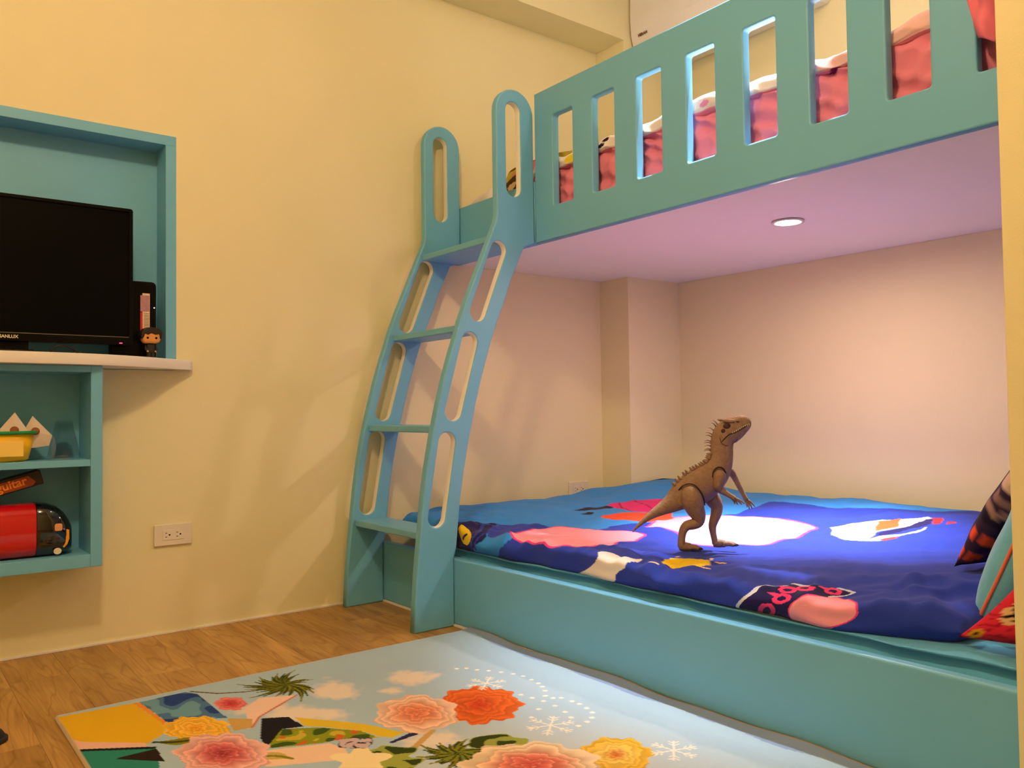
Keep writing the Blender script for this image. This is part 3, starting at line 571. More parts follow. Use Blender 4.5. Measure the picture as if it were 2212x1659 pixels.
# ------------------------------------------------------------------ upper bunk bedding
ub = slab('mattress', -2.70, -.30, 2.05, 3.13, 1.362, 1.50, mat('white_cotton', (.78, .75, .72), .9, bump=.3, bscale=60), res=.03, wr=.003, seed=8)
tag(ub, 'pale mattress hidden behind the guard rail of the upper bunk', 'mattress')
def comforter():
    x0, x1 = -2.45, -.42
    xs = np.linspace(x0, x1, 420); n = 110
    # cross section: hem hangs down inside the rail, folds over a soft edge, runs back over the bed
    A = spline([(1.983, 1.37), (1.984, 1.45), (1.986, 1.55), (1.988, 1.60), (1.990, 1.612), (1.984, 1.622), (1.990, 1.650), (2.03, 1.668), (2.12, 1.67), (2.4, 1.65), (2.8, 1.64), (3.08, 1.60), (3.10, 1.52)], 9)
    A = np.array(A); X = np.repeat(xs[:, None], len(A), 1); Y = np.repeat(A[None, :, 0], len(xs), 0); Z = np.repeat(A[None, :, 1], len(xs), 0); T = np.repeat(np.arange(len(A))[None, :], len(xs), 0)/9.
    up_ = np.clip((T-3)/2, 0, 1)
    fold = .015*np.sin(19*X+46*Z+1.5*np.sin(7*X+16*Z))+.008*np.sin(43*X+90*Z+np.sin(11*X))+.004*np.sin(95*X-40*Z)
    Y = Y+np.abs(fold)*np.where(T < 4, 1, .3)+.004*(T < 4)
    Z = Z+up_*(.010*np.sin(7*X+.5)+.006*np.sin(17*X+2*Y*9)+.004*np.sin(41*X+8*Y))
    # plump cap at both ends
    e = np.clip(np.minimum(X-x0, x1-X)/.06, 0, 1); Z = np.where(Z > 1.5, 1.5+(Z-1.5)*np.sqrt(1-(1-e)**2), Z)
    rose_, wht = lin(232, 140, 166), lin(242, 232, 222)
    p = Print(X, T, rose_); p.C[(T > 4.1+.15*np.sin(3*X))] = wht
    p.C[(T > 4.1) & (X > -1.28)] = lin(240, 196, 196)
    p.Y = T*.055
    for cx, cy, r, c in ((-2.20, .30, .034, lin(240, 216, 60)), (-2.03, .325, .018, lin(40, 24, 44)), (-2.045, .29, .016, lin(40, 24, 44)), (-1.185, .19, .026, lin(120, 40, 96)), (-1.175, .222, .014, lin(120, 40, 96)), (-2.12, .25, .014, lin(150, 140, 200)), (-1.6, .28, .02, lin(236, 150, 190)), (-1.72, .30, .02, lin(236, 214, 120))):
        p.ell((cx, cy), (cx+r, cy), (cx, cy+r), c)
    d = grid_mesh('comforter', np.stack([X, Y, Z], -1), M_PRINT, None, p.C)
    tag(d, 'pink comforter with white printed border seen through guard rail slots', 'comforter')
comforter()
def toy_print(U, V, s):
    p = Print(U, V, lin(196, 170, 60)); r = np.random.RandomState(2)
    p.ell((.1, .15), (.62, .15), (.1, .7), lin(232, 130, 140)); p.ell((-.1, -.35), (.55, -.35), (-.1, .25), lin(74, 54, 30)); p.ell((-.15, -.3), (.05, -.3), (-.15, -.14), lin(226, 200, 150)); p.ell((.0, -.42), (.12, -.42), (0, -.2), lin(30, 18, 16))
    p.ell((-.85, -.2), (-.55, -.2), (-.85, .25), lin(206, 186, 120)); p.line([(-1, .55), (.2, .75), (1, .6)], .12, lin(70, 52, 24)); p.ell((.75, .3), (1, .3), (.75, .9), lin(150, 132, 40)); p.line([(.3, -.7), (1, -.4)], .16, lin(226, 110, 140))
    return p.C
cushion('pillow', 'olive and pink patterned pillow on the upper bunk behind the ladder', (-2.585, 2.12, 1.630), (1, .12, .02), (-.05, .45, .89), (0, -.89, .45), .34, .26, .12, M_PRINT, toy_print, seed=3)
cushion('pillow', 'pale grey white pillow lying at the wall end of the upper bunk', (-2.798, 2.13, 1.575), (1, .0, .02), (0, 1, 0), (0, 0, 1), .20, .28, .15, mat('pale_cotton', (.70, .66, .62), .9, bump=.3, bscale=50), wr=.008, seed=6)
def drape():
    n = 60; u = np.linspace(0, 1, n); U, V = np.meshgrid(u, u, indexing='ij')
    # a corner of blanket pushed out through the last slot and hanging over the rail front
    L = -.822+.055*np.abs(V-.42)**1.2*1.3; X = L+(U*(.20)); 
    ztop = 1.80; zb = 1.50+.10*np.abs(U-.22)*1.5
    Z = zb+(ztop-zb)*V
    Y = YU-.030+.035*(1-np.clip(4*U*(1-U)+.15, 0, 1))-.018*np.sin(9*U+5*V)*np.sin(7*V+1)-.012*np.sin(17*U-9*V)
    Y = np.minimum(Y, YU-.003)
    p = Print(U, V, lin(230, 124, 146)); p.C[p.noise(9, 3) > .25] = lin(224, 96, 112); p.C[(V > .62) & (p.noise(7, 5) > .05)] = lin(226, 140, 146); p.ell((.22, .72), (.34, .72), (.22, .80), lin(150, 50, 90))
    P = np.stack([X, Y, Z], -1); b = P.copy(); b[..., 1] = np.minimum(b[..., 1]+.006, YU-.001)
    d = grid_mesh('blanket', P, M_PRINT, None, p.C)
    sol = d.modifiers.new('thick', 'SOLIDIFY'); sol.thickness = .004; sol.offset = 0
    tag(d, 'crumpled pink blanket corner hanging out through the rightmost rail slot', 'blanket')
drape()

# ------------------------------------------------------------------ rug
def rug():
    x0, x1, y0, y1 = -2.262, -.42, .360, 1.566
    xs = np.linspace(x0, x1, 640); ys = np.linspace(y0, y1, 410)
    X, Y = np.meshgrid(xs, ys, indexing='ij')
    sky = np.array(lin(166, 192, 208)); white = lin(240, 230, 212)
    p = Print(X, Y, sky)
    n = p.noise(9, 1)[..., None]; p.C = p.C*(1+.05*n)
    # soft clouds
    ck = RG['clouds']; nz = .6*p.noise(26, 4)+.5*p.noise(70, 8)+.25*p.noise(160, 5)
    for k in range(0, len(ck), 3):
        r, th = p.ell(ck[k], ck[k+1], ck[k+2]); a = np.clip((1.05-r+.75*nz)/.6, 0, 1)[..., None]*.85; p.C = p.C*(1-a)+np.array(lin(232, 216, 196))*a
    r, th = p.ell((-1.15, 1.0), (-.75, 1.2), (-1.4, 1.35)); a = np.clip((1.1-r)/.6, 0, 1)[..., None]*.35; p.C = p.C*(1-a)+np.array(lin(226, 220, 206))*a
    olive, dgreen, lgreen = lin(128, 124, 30), lin(52, 64, 22), lin(150, 160, 70)
    p.poly(RG['yellow'], lin(222, 176, 34)); p.poly(RG['pinkstrip'], lin(226, 180, 160)); p.poly(RG['teal'], lin(44, 126, 112)); p.poly(RG['tri'], lin(40, 30, 24))
    p.line([(-1.985, .362), (-1.90, .49)], .012, lin(24, 28, 26))
    m = p.poly(RG['sea'], lin(74, 112, 150)); q = p.noise(38, 2); p.C[m & (q > .12)] = lin(40, 64, 128); p.C[m & (q < -.22)] = lin(104, 150, 170)
    p.poly(RG['border'], lin(226, 146, 50))
    p.line(RG['trunk1'], .007, lin(96, 78, 44))
    pk = RG['palm1']
    for k, e in enumerate([(pk[0][0]+(a_[0]-pk[0][0])*f_*math.cos(g_)-(a_[1]-pk[0][1])*f_*math.sin(g_), pk[0][1]+(a_[0]-pk[0][0])*f_*math.sin(g_)+(a_[1]-pk[0][1])*f_*math.cos(g_)) for a_ in pk[1:] for f_, g_ in ((.8, .22), (1, 0), (.7, -.2))]): p.leaf(pk[0], e, .0085, (olive, dgreen, lin(92, 96, 30))[k % 3], (dgreen, olive, dgreen)[k % 3])
    p.poly(RG['spike'], lin(232, 200, 182)); p.poly(RG['tan'], lin(196, 160, 90))
    p.line([RG['spike'][2], RG['spike'][3], RG['tan'][2]], .006, lin(200, 110, 80))
    p.poly(RG['vest'], lin(30, 28, 34))
    m = p.poly(RG['green'], lin(132, 142, 30)); q = p.noise(60, 6); p.C[m & (q > .2)] = lin(190, 170, 60); p.C[m & (q < -.28)] = lin(60, 84, 26); q2 = p.noise(90, 9); p.C[m & (q2 > .38)] = lin(196, 96, 40)
    p.poly(RG['collar'], lin(216, 186, 50)); p.poly(RG['arm'], lin(236, 202, 172)); p.poly(RG['strap'], lin(40, 42, 84))
    p.line(RG['trunk2'], .016, lin(196, 160, 96))
    b = RG['bush']
    for k in (0, 3):
        r, th = p.ell(b[k], b[k+1], b[k+2]); q = p.noise(70, 11+k); p.C[(r < 1.1+.5*q)] = lgreen; p.C[(r < 1.0+.5*q) & (q > .1)] = dgreen
    c = RG['cream']; r, th = p.ell(c[0], c[1], c[2]); p.C[r < .8+.2*np.sin(5*th)] = lin(240, 222, 170)
    pk = RG['palm2']
    for k, e in enumerate([(pk[0][0]+(a_[0]-pk[0][0])*f_*math.cos(g_)-(a_[1]-pk[0][1])*f_*math.sin(g_), pk[0][1]+(a_[0]-pk[0][0])*f_*math.sin(g_)+(a_[1]-pk[0][1])*f_*math.cos(g_)) for a_ in pk[1:] for f_, g_ in ((.8, .25), (1, 0), (.7, -.25))]): p.leaf(pk[0], e, .010, (lin(112, 128, 44), dgreen, olive)[k % 3], (dgreen, olive, dgreen)[k % 3])
    # flowers
    p.rose(*RG['rose_s'], [lin(232, 130, 124), lin(238, 176, 164), lin(212, 84, 84), lin(190, 50, 60)], 2, 6)
    p.rose(*RG['rose_o'], [lin(244, 190, 60), lin(238, 140, 30), lin(246, 190, 70), lin(226, 110, 20), lin(240, 160, 40)], 4, 8)
    p.leaf((-1.89, .60), (-1.93, .50), .02, olive, dgreen); p.leaf((-1.72, .64), (-1.66, .70), .02, lin(196, 170, 96), olive)
    p.rose(*RG['rose_p'], [lin(236, 182, 172), lin(230, 150, 148), lin(238, 176, 170), lin(214, 110, 112), lin(228, 150, 146), lin(176, 56, 66), lin(150, 36, 46)], 5, 7)
    p.rose(*RG['flB'], [lin(222, 104, 40), lin(206, 78, 30), lin(232, 150, 90), lin(214, 96, 40), lin(236, 170, 110), lin(196, 60, 30)], 8, 8)
    p.rose(*RG['flA'], [lin(240, 200, 170), lin(236, 180, 146), lin(244, 206, 178), lin(232, 150, 112), lin(240, 190, 160), lin(222, 120, 84)], 11, 6)
    p.rose(*RG['flD'], [lin(232, 184, 60), lin(214, 150, 40), lin(246, 206, 100), lin(206, 96, 40)], 13, 7)
    p.rose(*RG['flC'], [lin(240, 214, 176), lin(240, 190, 160), lin(244, 206, 178), lin(228, 130, 112), lin(240, 180, 156), lin(206, 90, 84)], 17, 7)
    # butterfly
    bt = RG['butter']
    for k, w in ((1, .032), (2, .030), (3, .022), (4, .022)): p.leaf(bt[0], bt[k], w, lin(60, 52, 60)); p.leaf(bt[0], bt[k], w*.8, lin(196, 176, 182))
    p.line([bt[0], (bt[0][0]+.012, bt[0][1]+.012)], .006, lin(40, 34, 40))
    # frost stars and dotted trails
    for c, r in zip(RG['flakes'], (.052, .056, .050)): p.flake(c, r, white)
    for c in RG['dots']: p.ell(c, (c[0]+.0062, c[1]), (c[0], c[1]+.0062), white)
    # grey edge binding along the bed, pale hem on the short side
    wv = .006*np.sin(14*X+1)+.004*np.sin(31*X)
    p.C[Y > 1.520+wv+.004*np.sin(5*X)] = lin(138, 160, 196); p.C[Y > 1.5605] = lin(170, 132, 96); p.C[X < x0+.006] = lin(216, 196, 166); p.C[(Y < y0+.004)] = lin(206, 190, 166)
    Z = .011+.0015*np.sin(9*X+2*Y)+.0035*sst(1.51, 1.566, Y)*(1+.8*np.sin(11*X+1)+.5*np.sin(23*X))
    e = np.minimum(np.minimum(X-x0, x1-X), Y-y0)/.006; Z = .0015+(Z-.0015)*np.sqrt(np.clip(1-(1-np.clip(e, 0, 1))**2, 0, 1))
    d = grid_mesh('rug', np.stack([X, Y, Z], -1), mat('rug_print', (1, 1, 1), .9, bump=.35, bscale=500, vcol=True, spec=.1), None, p.C)
    tag(d, 'flat printed rug with roses, palms and snowflakes on pale blue sky', 'rug')
rug()

# ------------------------------------------------------------------ television niche
ni = thing('tv_niche', 'sky blue framed recess in the left wall around the television', 'niche', (XW, .3, 1.2))
fb = bmesh.new()
bm_box(fb, XW-.104, XW+.004, NY0, NY1+.002, 1.632, NZ1+.002, .001, 1); bm_box(fb, XW-.104, XW+.004, .787, NY1+.002, .908, 1.6322, .001, 1); bm_box(fb, XW-.104, XW+.004, NY0, NY0+.034, .908, 1.6322, .001, 1)
me = bpy.data.meshes.new('frame'); fb.to_mesh(me); fb.free(); fix(link('frame', me, M_BLUE, ni))
box('back_panel', (XW-.112, XW-.1045, NY0+.001, NY1-.001, .9085, NZ1-.001), M_BLUE, ni)
# white shelf with a front that sweeps out from the wall
sh = [(XW-.10, NY0+.002), (XW-.10, .815), (XW+.001, .818), (XW+.001, .868), (XW+.022, .868)]
sh += spline([(XW+.022, .868), (-2.836, .79), (-2.782, .712), (-2.738, .632), (-2.704, .552), (-2.682, .45), (-2.670, .30), (-2.664, 0), (-2.664, NY0-.12)], 5)[1:]
sh += [(XW+.001, NY0-.12), (XW+.001, NY0+.002)]
s_ = plate('wall_shelf', sh, [], .033, axes((1, 0, 0), (0, 1, 0), (0, 0, 1), (0, 0, .8735)), M_WHITE, None, .0012, 1)
tag(s_, 'white wall shelf with a curved front under the television', 'shelf')
ZS = .9066
# television
tv = thing('television', 'black flat television standing on the white shelf', 'television', (-2.83, .30, ZS))
TX = -2.832
plate('bezel', rrect(-.075, .668, .946, 1.383, .008), [rrect(-.060, .657, .974, 1.372, .003)], .038, axes((0, 1, 0), (0, 0, 1), (1, 0, 0), (TX-.036, 0, 0)), M_BLACK, tv, .002)
box('screen', (TX-.02, TX-.003, -.062, .659, .972, 1.374), mat('tv_screen', (.002, .002, .002), .35, spec=.06), tv)
box('screen_edge_trim', (TX+.0005, TX+.0028, -.060, .6555, .9700, .9718), mat('bezel_line', (.16, .14, .12), .3), tv)
text('brand_lettering', 'SANLUX', .0128, axes((0, 1, 0), (0, 0, 1), (1, 0, 0), (TX+.0025, .302, .9555)), mat('pale_print', (.75, .68, .5), .4), tv, bold=.0004)
lathe('standby_light', [(0, .0015), (.0035, .0012), (.005, 0), (.0035, -.0012), (0, -.0015)], mat('red_led', (.9, .02, .05), .3, emit=(1, .03, .08), es=6), tv, (TX+.003, .632, .9515), n=12)
box('stand_neck', (-2.862, -2.846, .22, .38, ZS+.010, .96), M_BLACK, tv, .003)
box('stand_base', (-2.90, -2.77, .12, .385, ZS, ZS+.012), M_BLACK, tv, .005)
cb = loft('power_cable', spline([(-2.80, .40, ZS+.0045), (-2.80, .425, ZS+.0045), (-2.80, .442, ZS+.022), (-2.80, .466, ZS+.030), (-2.80, .492, ZS+.018), (-2.80, .515, ZS+.0045), (-2.81, .56, ZS+.0045), (-2.86, .60, ZS+.0045)], 5), [.003]*36, M_BLACKM, None, n=8)
tag(cb, 'thin black cable looping on the white shelf below the television', 'cable')
# set-top box
sb = thing('router', 'upright black router box with paper stickers behind the television', 'router', (-2.90, .72, ZS))
plate('case', rrect(.615, .752, ZS, 1.161, .014), [], .045, axes((0, 1, 0), (0, 0, 1), (1, 0, 0), (-2.925, 0, 0)), M_BLACK, sb, .004)
box('paper_sticker', (-2.880, -2.8793, .7085, .731, .985, 1.122), mat('sticker_white', lin(226, 206, 176), .7, bump=.2, var=.25, vscale=140), sb)
box('red_sticker', (-2.8795, -2.8790, .702, .7088, .985, 1.060), mat('sticker_red', lin(206, 50, 40), .6), sb)
box('violet_sticker', (-2.8795, -2.8788, .702, .7295, 1.062, 1.115), mat('sticker_violet', lin(176, 130, 140), .6, var=.35, vscale=110), sb)
for k in range(14): box('printed_line', (-2.8793, -2.8790, .713, .729, .990+.005*k, .9915+.005*k), mat('print_ink', lin(96, 70, 60), .7), sb)
lathe('indicator_light', [(0, .002), (.0022, 0), (0, -.002)], mat('white_led', (1, 1, 1), .3, emit=(1, .95, .9), es=3), sb, (-2.8795, .745, 1.076), n=10)
# small figurine
fg = thing('figurine', 'tiny big-headed figurine with dark hair beside the television', 'figurine', (-2.842, .724, ZS))
box('body', (-2.851, -2.833, .712, .736, ZS+.016, ZS+.048), mat('robe_black', (.015, .013, .014), .5), fg, .005)
for s in (-1, 1):
    box('leg', (-2.850, -2.835, .7245+s*.006-.005, .7245+s*.006+.005, ZS, ZS+.018), mat('robe_black'), fg, .002)
    loft('arm', [(-2.842, .724+s*.013, ZS+.042), (-2.836, .724+s*.017, ZS+.030), (-2.830, .724+s*.013, ZS+.024)], [.004, .0042, .003], mat('robe_black'), fg, n=8)
    lathe('hand', [(0, .0032), (.003, .001), (.0028, -.002), (0, -.0034)], mat('figurine_skin', lin(214, 150, 84), .5), fg, (-2.829, .724+s*.012, ZS+.022), n=10)
plate('head', rrect(.696, .752, ZS+.048, ZS+.088, .015, 6), [], .038, axes((0, 1, 0), (0, 0, 1), (1, 0, 0), (-2.862, 0, 0)), mat('figurine_skin'), fg, .008, 3)
plate('hair', [(.693, ZS+.062), (.699, ZS+.066), (.703, ZS+.078), (.712, ZS+.074), (.722, ZS+.080), (.735, ZS+.075), (.746, ZS+.078), (.750, ZS+.062), (.756, ZS+.066), (.757, ZS+.084), (.748, ZS+.096), (.724, ZS+.100), (.702, ZS+.096), (.692, ZS+.082)], [], .046, axes((0, 1, 0), (0, 0, 1), (1, 0, 0), (-2.868, 0, 0)), mat('figurine_hair', (.02, .012, .008), .5), fg, .003)
for s in (-1, 1): lathe('eye', [(0, .0042), (.003, .003), (.0042, 0), (.003, -.003), (0, -.0042)], M_BLACK, fg, (-2.8245, .724+s*.013, ZS+.065), n=12, sx=.35)

# ------------------------------------------------------------------ open wall cabinet
CXF, CY0, CY1, CZ0, CZ1 = -2.725, -.30, .5585, .2765, .8725
ca = thing('wall_cabinet', 'open sky blue wall cabinet with two compartments below the shelf', 'cabinet', (XW, .13, CZ0))
box('side_panel', (XW+.001, CXF, .5265, CY1, CZ0, CZ1), M_BLUE, ca, .0012, 1); box('side_panel', (XW+.001, CXF, CY0, CY0+.032, CZ0, CZ1), M_BLUE, ca, .0012, 1)
box('top_panel', (XW+.001, CXF-.0005, CY0+.032, .5265, .853, CZ1), M_BLUE, ca, .001, 1); box('bottom_panel', (XW+.001, CXF-.0005, CY0+.032, .5265, CZ0, .3135), M_BLUE, ca, .001, 1)
box('shelf_board', (XW+.006, CXF-.003, CY0+.032, .5265, .5735, .5935), M_BLUE, ca, .001, 1); box('back_panel', (XW+.001, XW+.006, CY0+.032, .5265, .3135, .853), M_BLUE, ca)
Z1, Z2 = .5938, .3138
# nested clear cups, mouths down
gl = mat('clear_plastic', (.9, .95, .96), .1)
def clear():
    nt = gl.node_tree; out = nt.nodes['Material Output']; t = nt.nodes.new('ShaderNodeBsdfTransparent'); t.inputs[0].default_value = (.985, .99, .99, 1)
    g = nt.nodes.new('ShaderNodeBsdfGlossy'); g.inputs['Roughness'].default_value = .12
    x = nt.nodes.new('ShaderNodeMixShader'); x.inputs[0].default_value = .07
    nt.links.new(t.outputs[0], x.inputs[1]); nt.links.new(g.outputs[0], x.inputs[2]); nt.links.new(x.outputs[0], out.inputs[0])
clear()
for k in range(3):
    c = lathe('plastic_cup', [(.0475, 0), (.0478, .002), (.0445, .0035), (.0225, .107), (.0, .108)], gl, None, (-2.808, .469, Z1+.0005+.0048*k), n=36)
    bm = bmesh.new(); bm.from_mesh(c.data); bmesh.ops.delete(bm, geom=[f for f in bm.faces if len(f.verts) > 4], context='FACES_ONLY'); bm.to_mesh(c.data); bm.free()   # open mouth
    tag(c, 'clear plastic cup upside down, %s of the nested stack on cabinet shelf' % ('lowest', 'middle one', 'topmost')[k], 'cup', 'upturned stack of clear cups')
# yellow basket
bk = thing('basket', 'oval yellow plastic basket with a green rim in the upper compartment', 'basket', (-2.800, .235, Z1))
lathe('tub', [(.078, 0), (.086, .006), (.100, .082), (.096, .082), (.082, .008), (.0, .008)], mat('yellow_plastic', lin(250, 196, 20), .35, spec=.5), bk, (-2.812, .272, Z1), n=48, sx=.72, sy=1.22)
lathe('rim', [(.100, .078), (.108, .080), (.108, .088), (.097, .088), (.097, .080)], mat('green_plastic', lin(40, 150, 80), .4), bk, (-2.812, .272, Z1), n=48, sx=.72, sy=1.22)
P_ = [(-.0, -.03), (.045, -.03), (.050, .0), (.042, .026), (-.0, .028)]
box('printed_panel', (-2.7445, -2.7435, .285, .355, Z1+.016, Z1+.060), mat('panel_cream', lin(252, 218, 110), .4), bk, .0003, 1)
for k, (y_, z_, w, rx, lb) in enumerate(((.272, .668, .068, .1, 'leftmost'), (.336, .676, .070, -.05, 'middle'), (.392, .672, .062, .12, 'rightmost'))):
    t = thing('paper_packet', 'white folded paper packet with a brown emblem, %s in the yellow basket' % lb, 'packet', (-2.80, y_, z_), 'paper packets in the yellow basket')
    x_ = -2.815+.022*(k % 2)+(.01 if k == 2 else 0); a = w*.72; h = w*.86
    ca_, sa_ = math.cos(rx), math.sin(rx)
    R2 = lambda q: (y_+q[0]*ca_-q[1]*sa_, z_+q[0]*sa_+q[1]*ca_)
    ring = [R2(q) for q in ((-a, -.012), (0, h), (a, -.012), (a*.72, -.040), (-a*.72, -.040))]
    V = [(x_, *R2((0, 0.005)))]; V[0] = (x_+.016, V[0][1], V[0][2]); V += [(x_, *q) for q in ring]; V += [(x_-.014, *R2((0, .005)))]
    F = [(0, 1+q, 1+(q+1) % 5) for q in range(5)]+[(6, 1+(q+1) % 5, 1+q) for q in range(5)]
    raw('paper', V, F, mat('packet_paper', lin(232, 214, 196), .75, bump=.2, bscale=90), t)
    lathe('emblem', [(.0, .0), (.0115, 0), (.0115, .0012), (.0, .0012)], mat('emblem_brown', lin(150, 86, 50), .6), t, (0, 0, 0), n=20)
    e = [c for c in t.children if c.name.startswith('emblem')][0]; e.matrix_parent_inverse = Matrix.Identity(4); e.location = (x_+.0155+2.80, R2((.0, .008))[0]-y_, R2((0, .008))[1]-z_); e.rotation_euler = (0, math.pi/2-.25, 0)
# glossy rounded toy case, red body with black end
rc = thing('toy_case', 'glossy rounded red and black case in the lower compartment', 'toy case', (-2.805, .30, Z2))
def shell(name, ys, rs, m):
    V = []; n = 28
    for y_, (hx, hz, zc) in zip(ys, rs):
        for q in range(n):
            a = 2*math.pi*q/n; c, s = math.cos(a), math.sin(a); e = .62
            V.append((-2.812+hx*abs(c)**e*(1 if c > 0 else -1), y_, Z2+.0005+zc+hz*abs(s)**e*(1 if s > 0 else -1)))
    F = [(k*n+q, k*n+(q+1) % n, (k+1)*n+(q+1) % n, (k+1)*n+q) for k in range(len(ys)-1) for q in range(n)]
    F += [tuple(range(n))[::-1], tuple((len(ys)-1)*n+q for q in range(n))]
    return raw(name, V, F, m, rc, True)
full = (.066, .078, .078)
shell('red_body', [-.02, .0, .15, .387, .390], [(.05, .06, .07), full, full, full, (.0655, .0775, .078)], mat('red_gloss', lin(196, 12, 22), .12, spec=.6, coat=.5))
shell('black_end', [.3905, .392, .42, .445, .463, .476, .485, .489], [(.066, .0785, .0785), (.0665, .079, .079), (.066, .077, .077), (.063, .072, .072), (.058, .063, .065), (.050, .052, .056), (.038, .040, .050), (.018, .022, .046)], mat('black_gloss_case', (.005, .005, .006), .08, spec=.6, coat=.6))
def patch(name, pts, x, m): plate(name, pts, [], .0022, axes((0, 1, 0), (0, 0, 1), (1, 0, 0), (x, 0, 0)), m, rc, .0006, 1)
patch('tan_patch', rrect(.436, .456, .388, .409, .005), -2.7500, mat('tan_patch', lin(222, 160, 110), .4))
patch('white_disc', [(.444+.0105*math.cos(t), .329+.0095*math.sin(t)) for t in np.linspace(0, 6.1, 20)], -2.7525, mat('disc_white', lin(226, 214, 190), .4))
patch('orange_patch', [(.455, .345), (.462, .336), (.471, .346), (.476, .362), (.4755, .388), (.468, .390), (.468, .372), (.458, .358)], -2.7590, mat('orange_patch', lin(236, 160, 40), .35))
# dark boxed toy with orange lettering leaning on the case
gb = thing('toy_box', 'dark tilted box with orange lettering on top of the red case', 'box', (-2.80, .30, .49))
ang = math.radians(15)
Gx, Gz = Vector((0, math.cos(ang), math.sin(ang))), Vector((0, -math.sin(ang), math.cos(ang)))
MG = axes(Gx, Gz, (1, 0, 0), (-2.83, .215, .4735))
o = plate('carton', rrect(-.06, .205, .0, .043, .004), [], .05, MG, mat('carton_black', (.02, .012, .01), .35), gb, .002)
MG2 = axes(Gx, Gz, (1, 0, 0), (-2.7798, .215, .4735))
plate('lettering_panel', [(-.05, .004), (.175, .004), (.186, .012), (.172, .034), (-.05, .034)], [], .0008, MG2, mat('panel_orange', lin(150, 64, 20), .5), gb, .0002, 1)
text('lettering', 'guitar', .034, axes(Gx, Gz, (1, 0, 0), Vector((-2.7788, .215, .4735))+Gx*.086+Gz*.012), mat('orange_ink', lin(240, 140, 40), .5), gb, bold=.0008)

# ------------------------------------------------------------------ wall sockets
def socket(label, yc, zc, w=.121, h=.071):
    t = thing('wall_socket', label, 'socket', (XW, yc, zc)); x = XW+.0005
    box('cover_plate', (x, x+.009, yc-w/2, yc+w/2, zc-h/2, zc+h/2), M_PLATE, t, .003, 3)
    box('outlet_block', (x+.009, x+.0105, yc-.034, yc+.034, zc-.017, zc+.017), mat('ivory_plastic_2', (.82, .76, .62), .35), t, .0008, 1)
    for s in (-1, 1):
        for q in (-1, 1): box('blade_slot', (x+.0104, x+.0109, yc+s*.0175-.0085, yc+s*.0175-.0025, zc+q*.0065-.001, zc+q*.0065+.001), M_DARK, t)
        lathe('earth_hole', [(0, .0028), (.0028, .0015), (.0028, -.0015), (0, -.0028)], M_DARK, t, (x+.0105, yc+s*.0175+.005, zc), n=12, sx=.2)
    return t
socket('ivory double wall socket below the white shelf on bare wall', .810, .325)
socket('double wall socket under the bunk just above the light blue duvet', 2.634, .352)

# ------------------------------------------------------------------ air conditioner
ac = thing('air_conditioner', 'white wall air conditioner above the guard rail', 'air conditioner', (-2.4, YB, 2.60))
pf = [(YB-.002, 2.40), (YB-.14, 2.385), (YB-.22, 2.39), (YB-.28, 2.405), (YB-.305, 2.43), (YB-.320, 2.48), (YB-.325, 2.55), (YB-.322, 2.66), (YB-.30, 2.69), (YB-.002, 2.69)]
V = []; xs_ = [-2.712, -2.710, -2.698, -1.88, -1.866, -1.86]; sc = [.90, .96, 1, 1, .96, .90]
for x_, k in zip(xs_, sc):
    for (y_, z_) in pf: V.append((x_, YB-.002-(YB-.002-y_)*k, 2.57+(z_-2.57)*k))
n = len(pf); F = [(k*n+q, k*n+(q+1) % n, (k+1)*n+(q+1) % n, (k+1)*n+q) for k in range(5) for q in range(n)]+[tuple(range(n))[::-1], tuple(5*n+q for q in range(n))]
raw('casing', V, F, mat('ac_plastic', (.82, .80, .78), .3, spec=.5), ac)
box('outlet_flap', (-2.66, -1.91, YB-.26, YB-.16, 2.376, 2.382), mat('ac_flap', (.74, .72, .70), .35), ac, .001, 1)
text('brand_lettering', 'HERAN', .0175, axes((1, 0, 0), (0, -.15, 1), (0, -1, -.15), (-2.655, YB-.3175, 2.459)), mat('ac_ink', lin(110, 74, 44), .5), ac, bold=.0006)

# black slipper toe by the rug
sl = thing('slipper', 'black rounded slipper toe on the oak floor left of the rug', 'slipper', (-2.17, .12, 0))
def foot_grid(z0, h, k):
    a = np.linspace(0, 2*np.pi, 40); r = np.linspace(0, 1, 14); A, Rr = np.meshgrid(a, r, indexing='ij')
    X = -2.19+.046*k*Rr*np.cos(A)*(1+.12*np.sin(A)); Y = .135+.122*k*Rr*np.sin(A); Z = z0+h*np.sqrt(np.clip(1-Rr**2.4, 0, 1)); return np.stack([X, Y, Z], -1)
grid_mesh('upper', foot_grid(.012, .034, .97), M_BLACKM, sl); 
plate('sole', [(-2.19+.046*math.cos(t)*(1+.12*math.sin(t)), .135+.122*math.sin(t)) for t in np.linspace(0, 6.2, 36)], [], .012, axes((1, 0, 0), (0, 1, 0), (0, 0, 1), (0, 0, .0005)), mat('sole_black', (.02, .02, .02), .7), sl, .003)

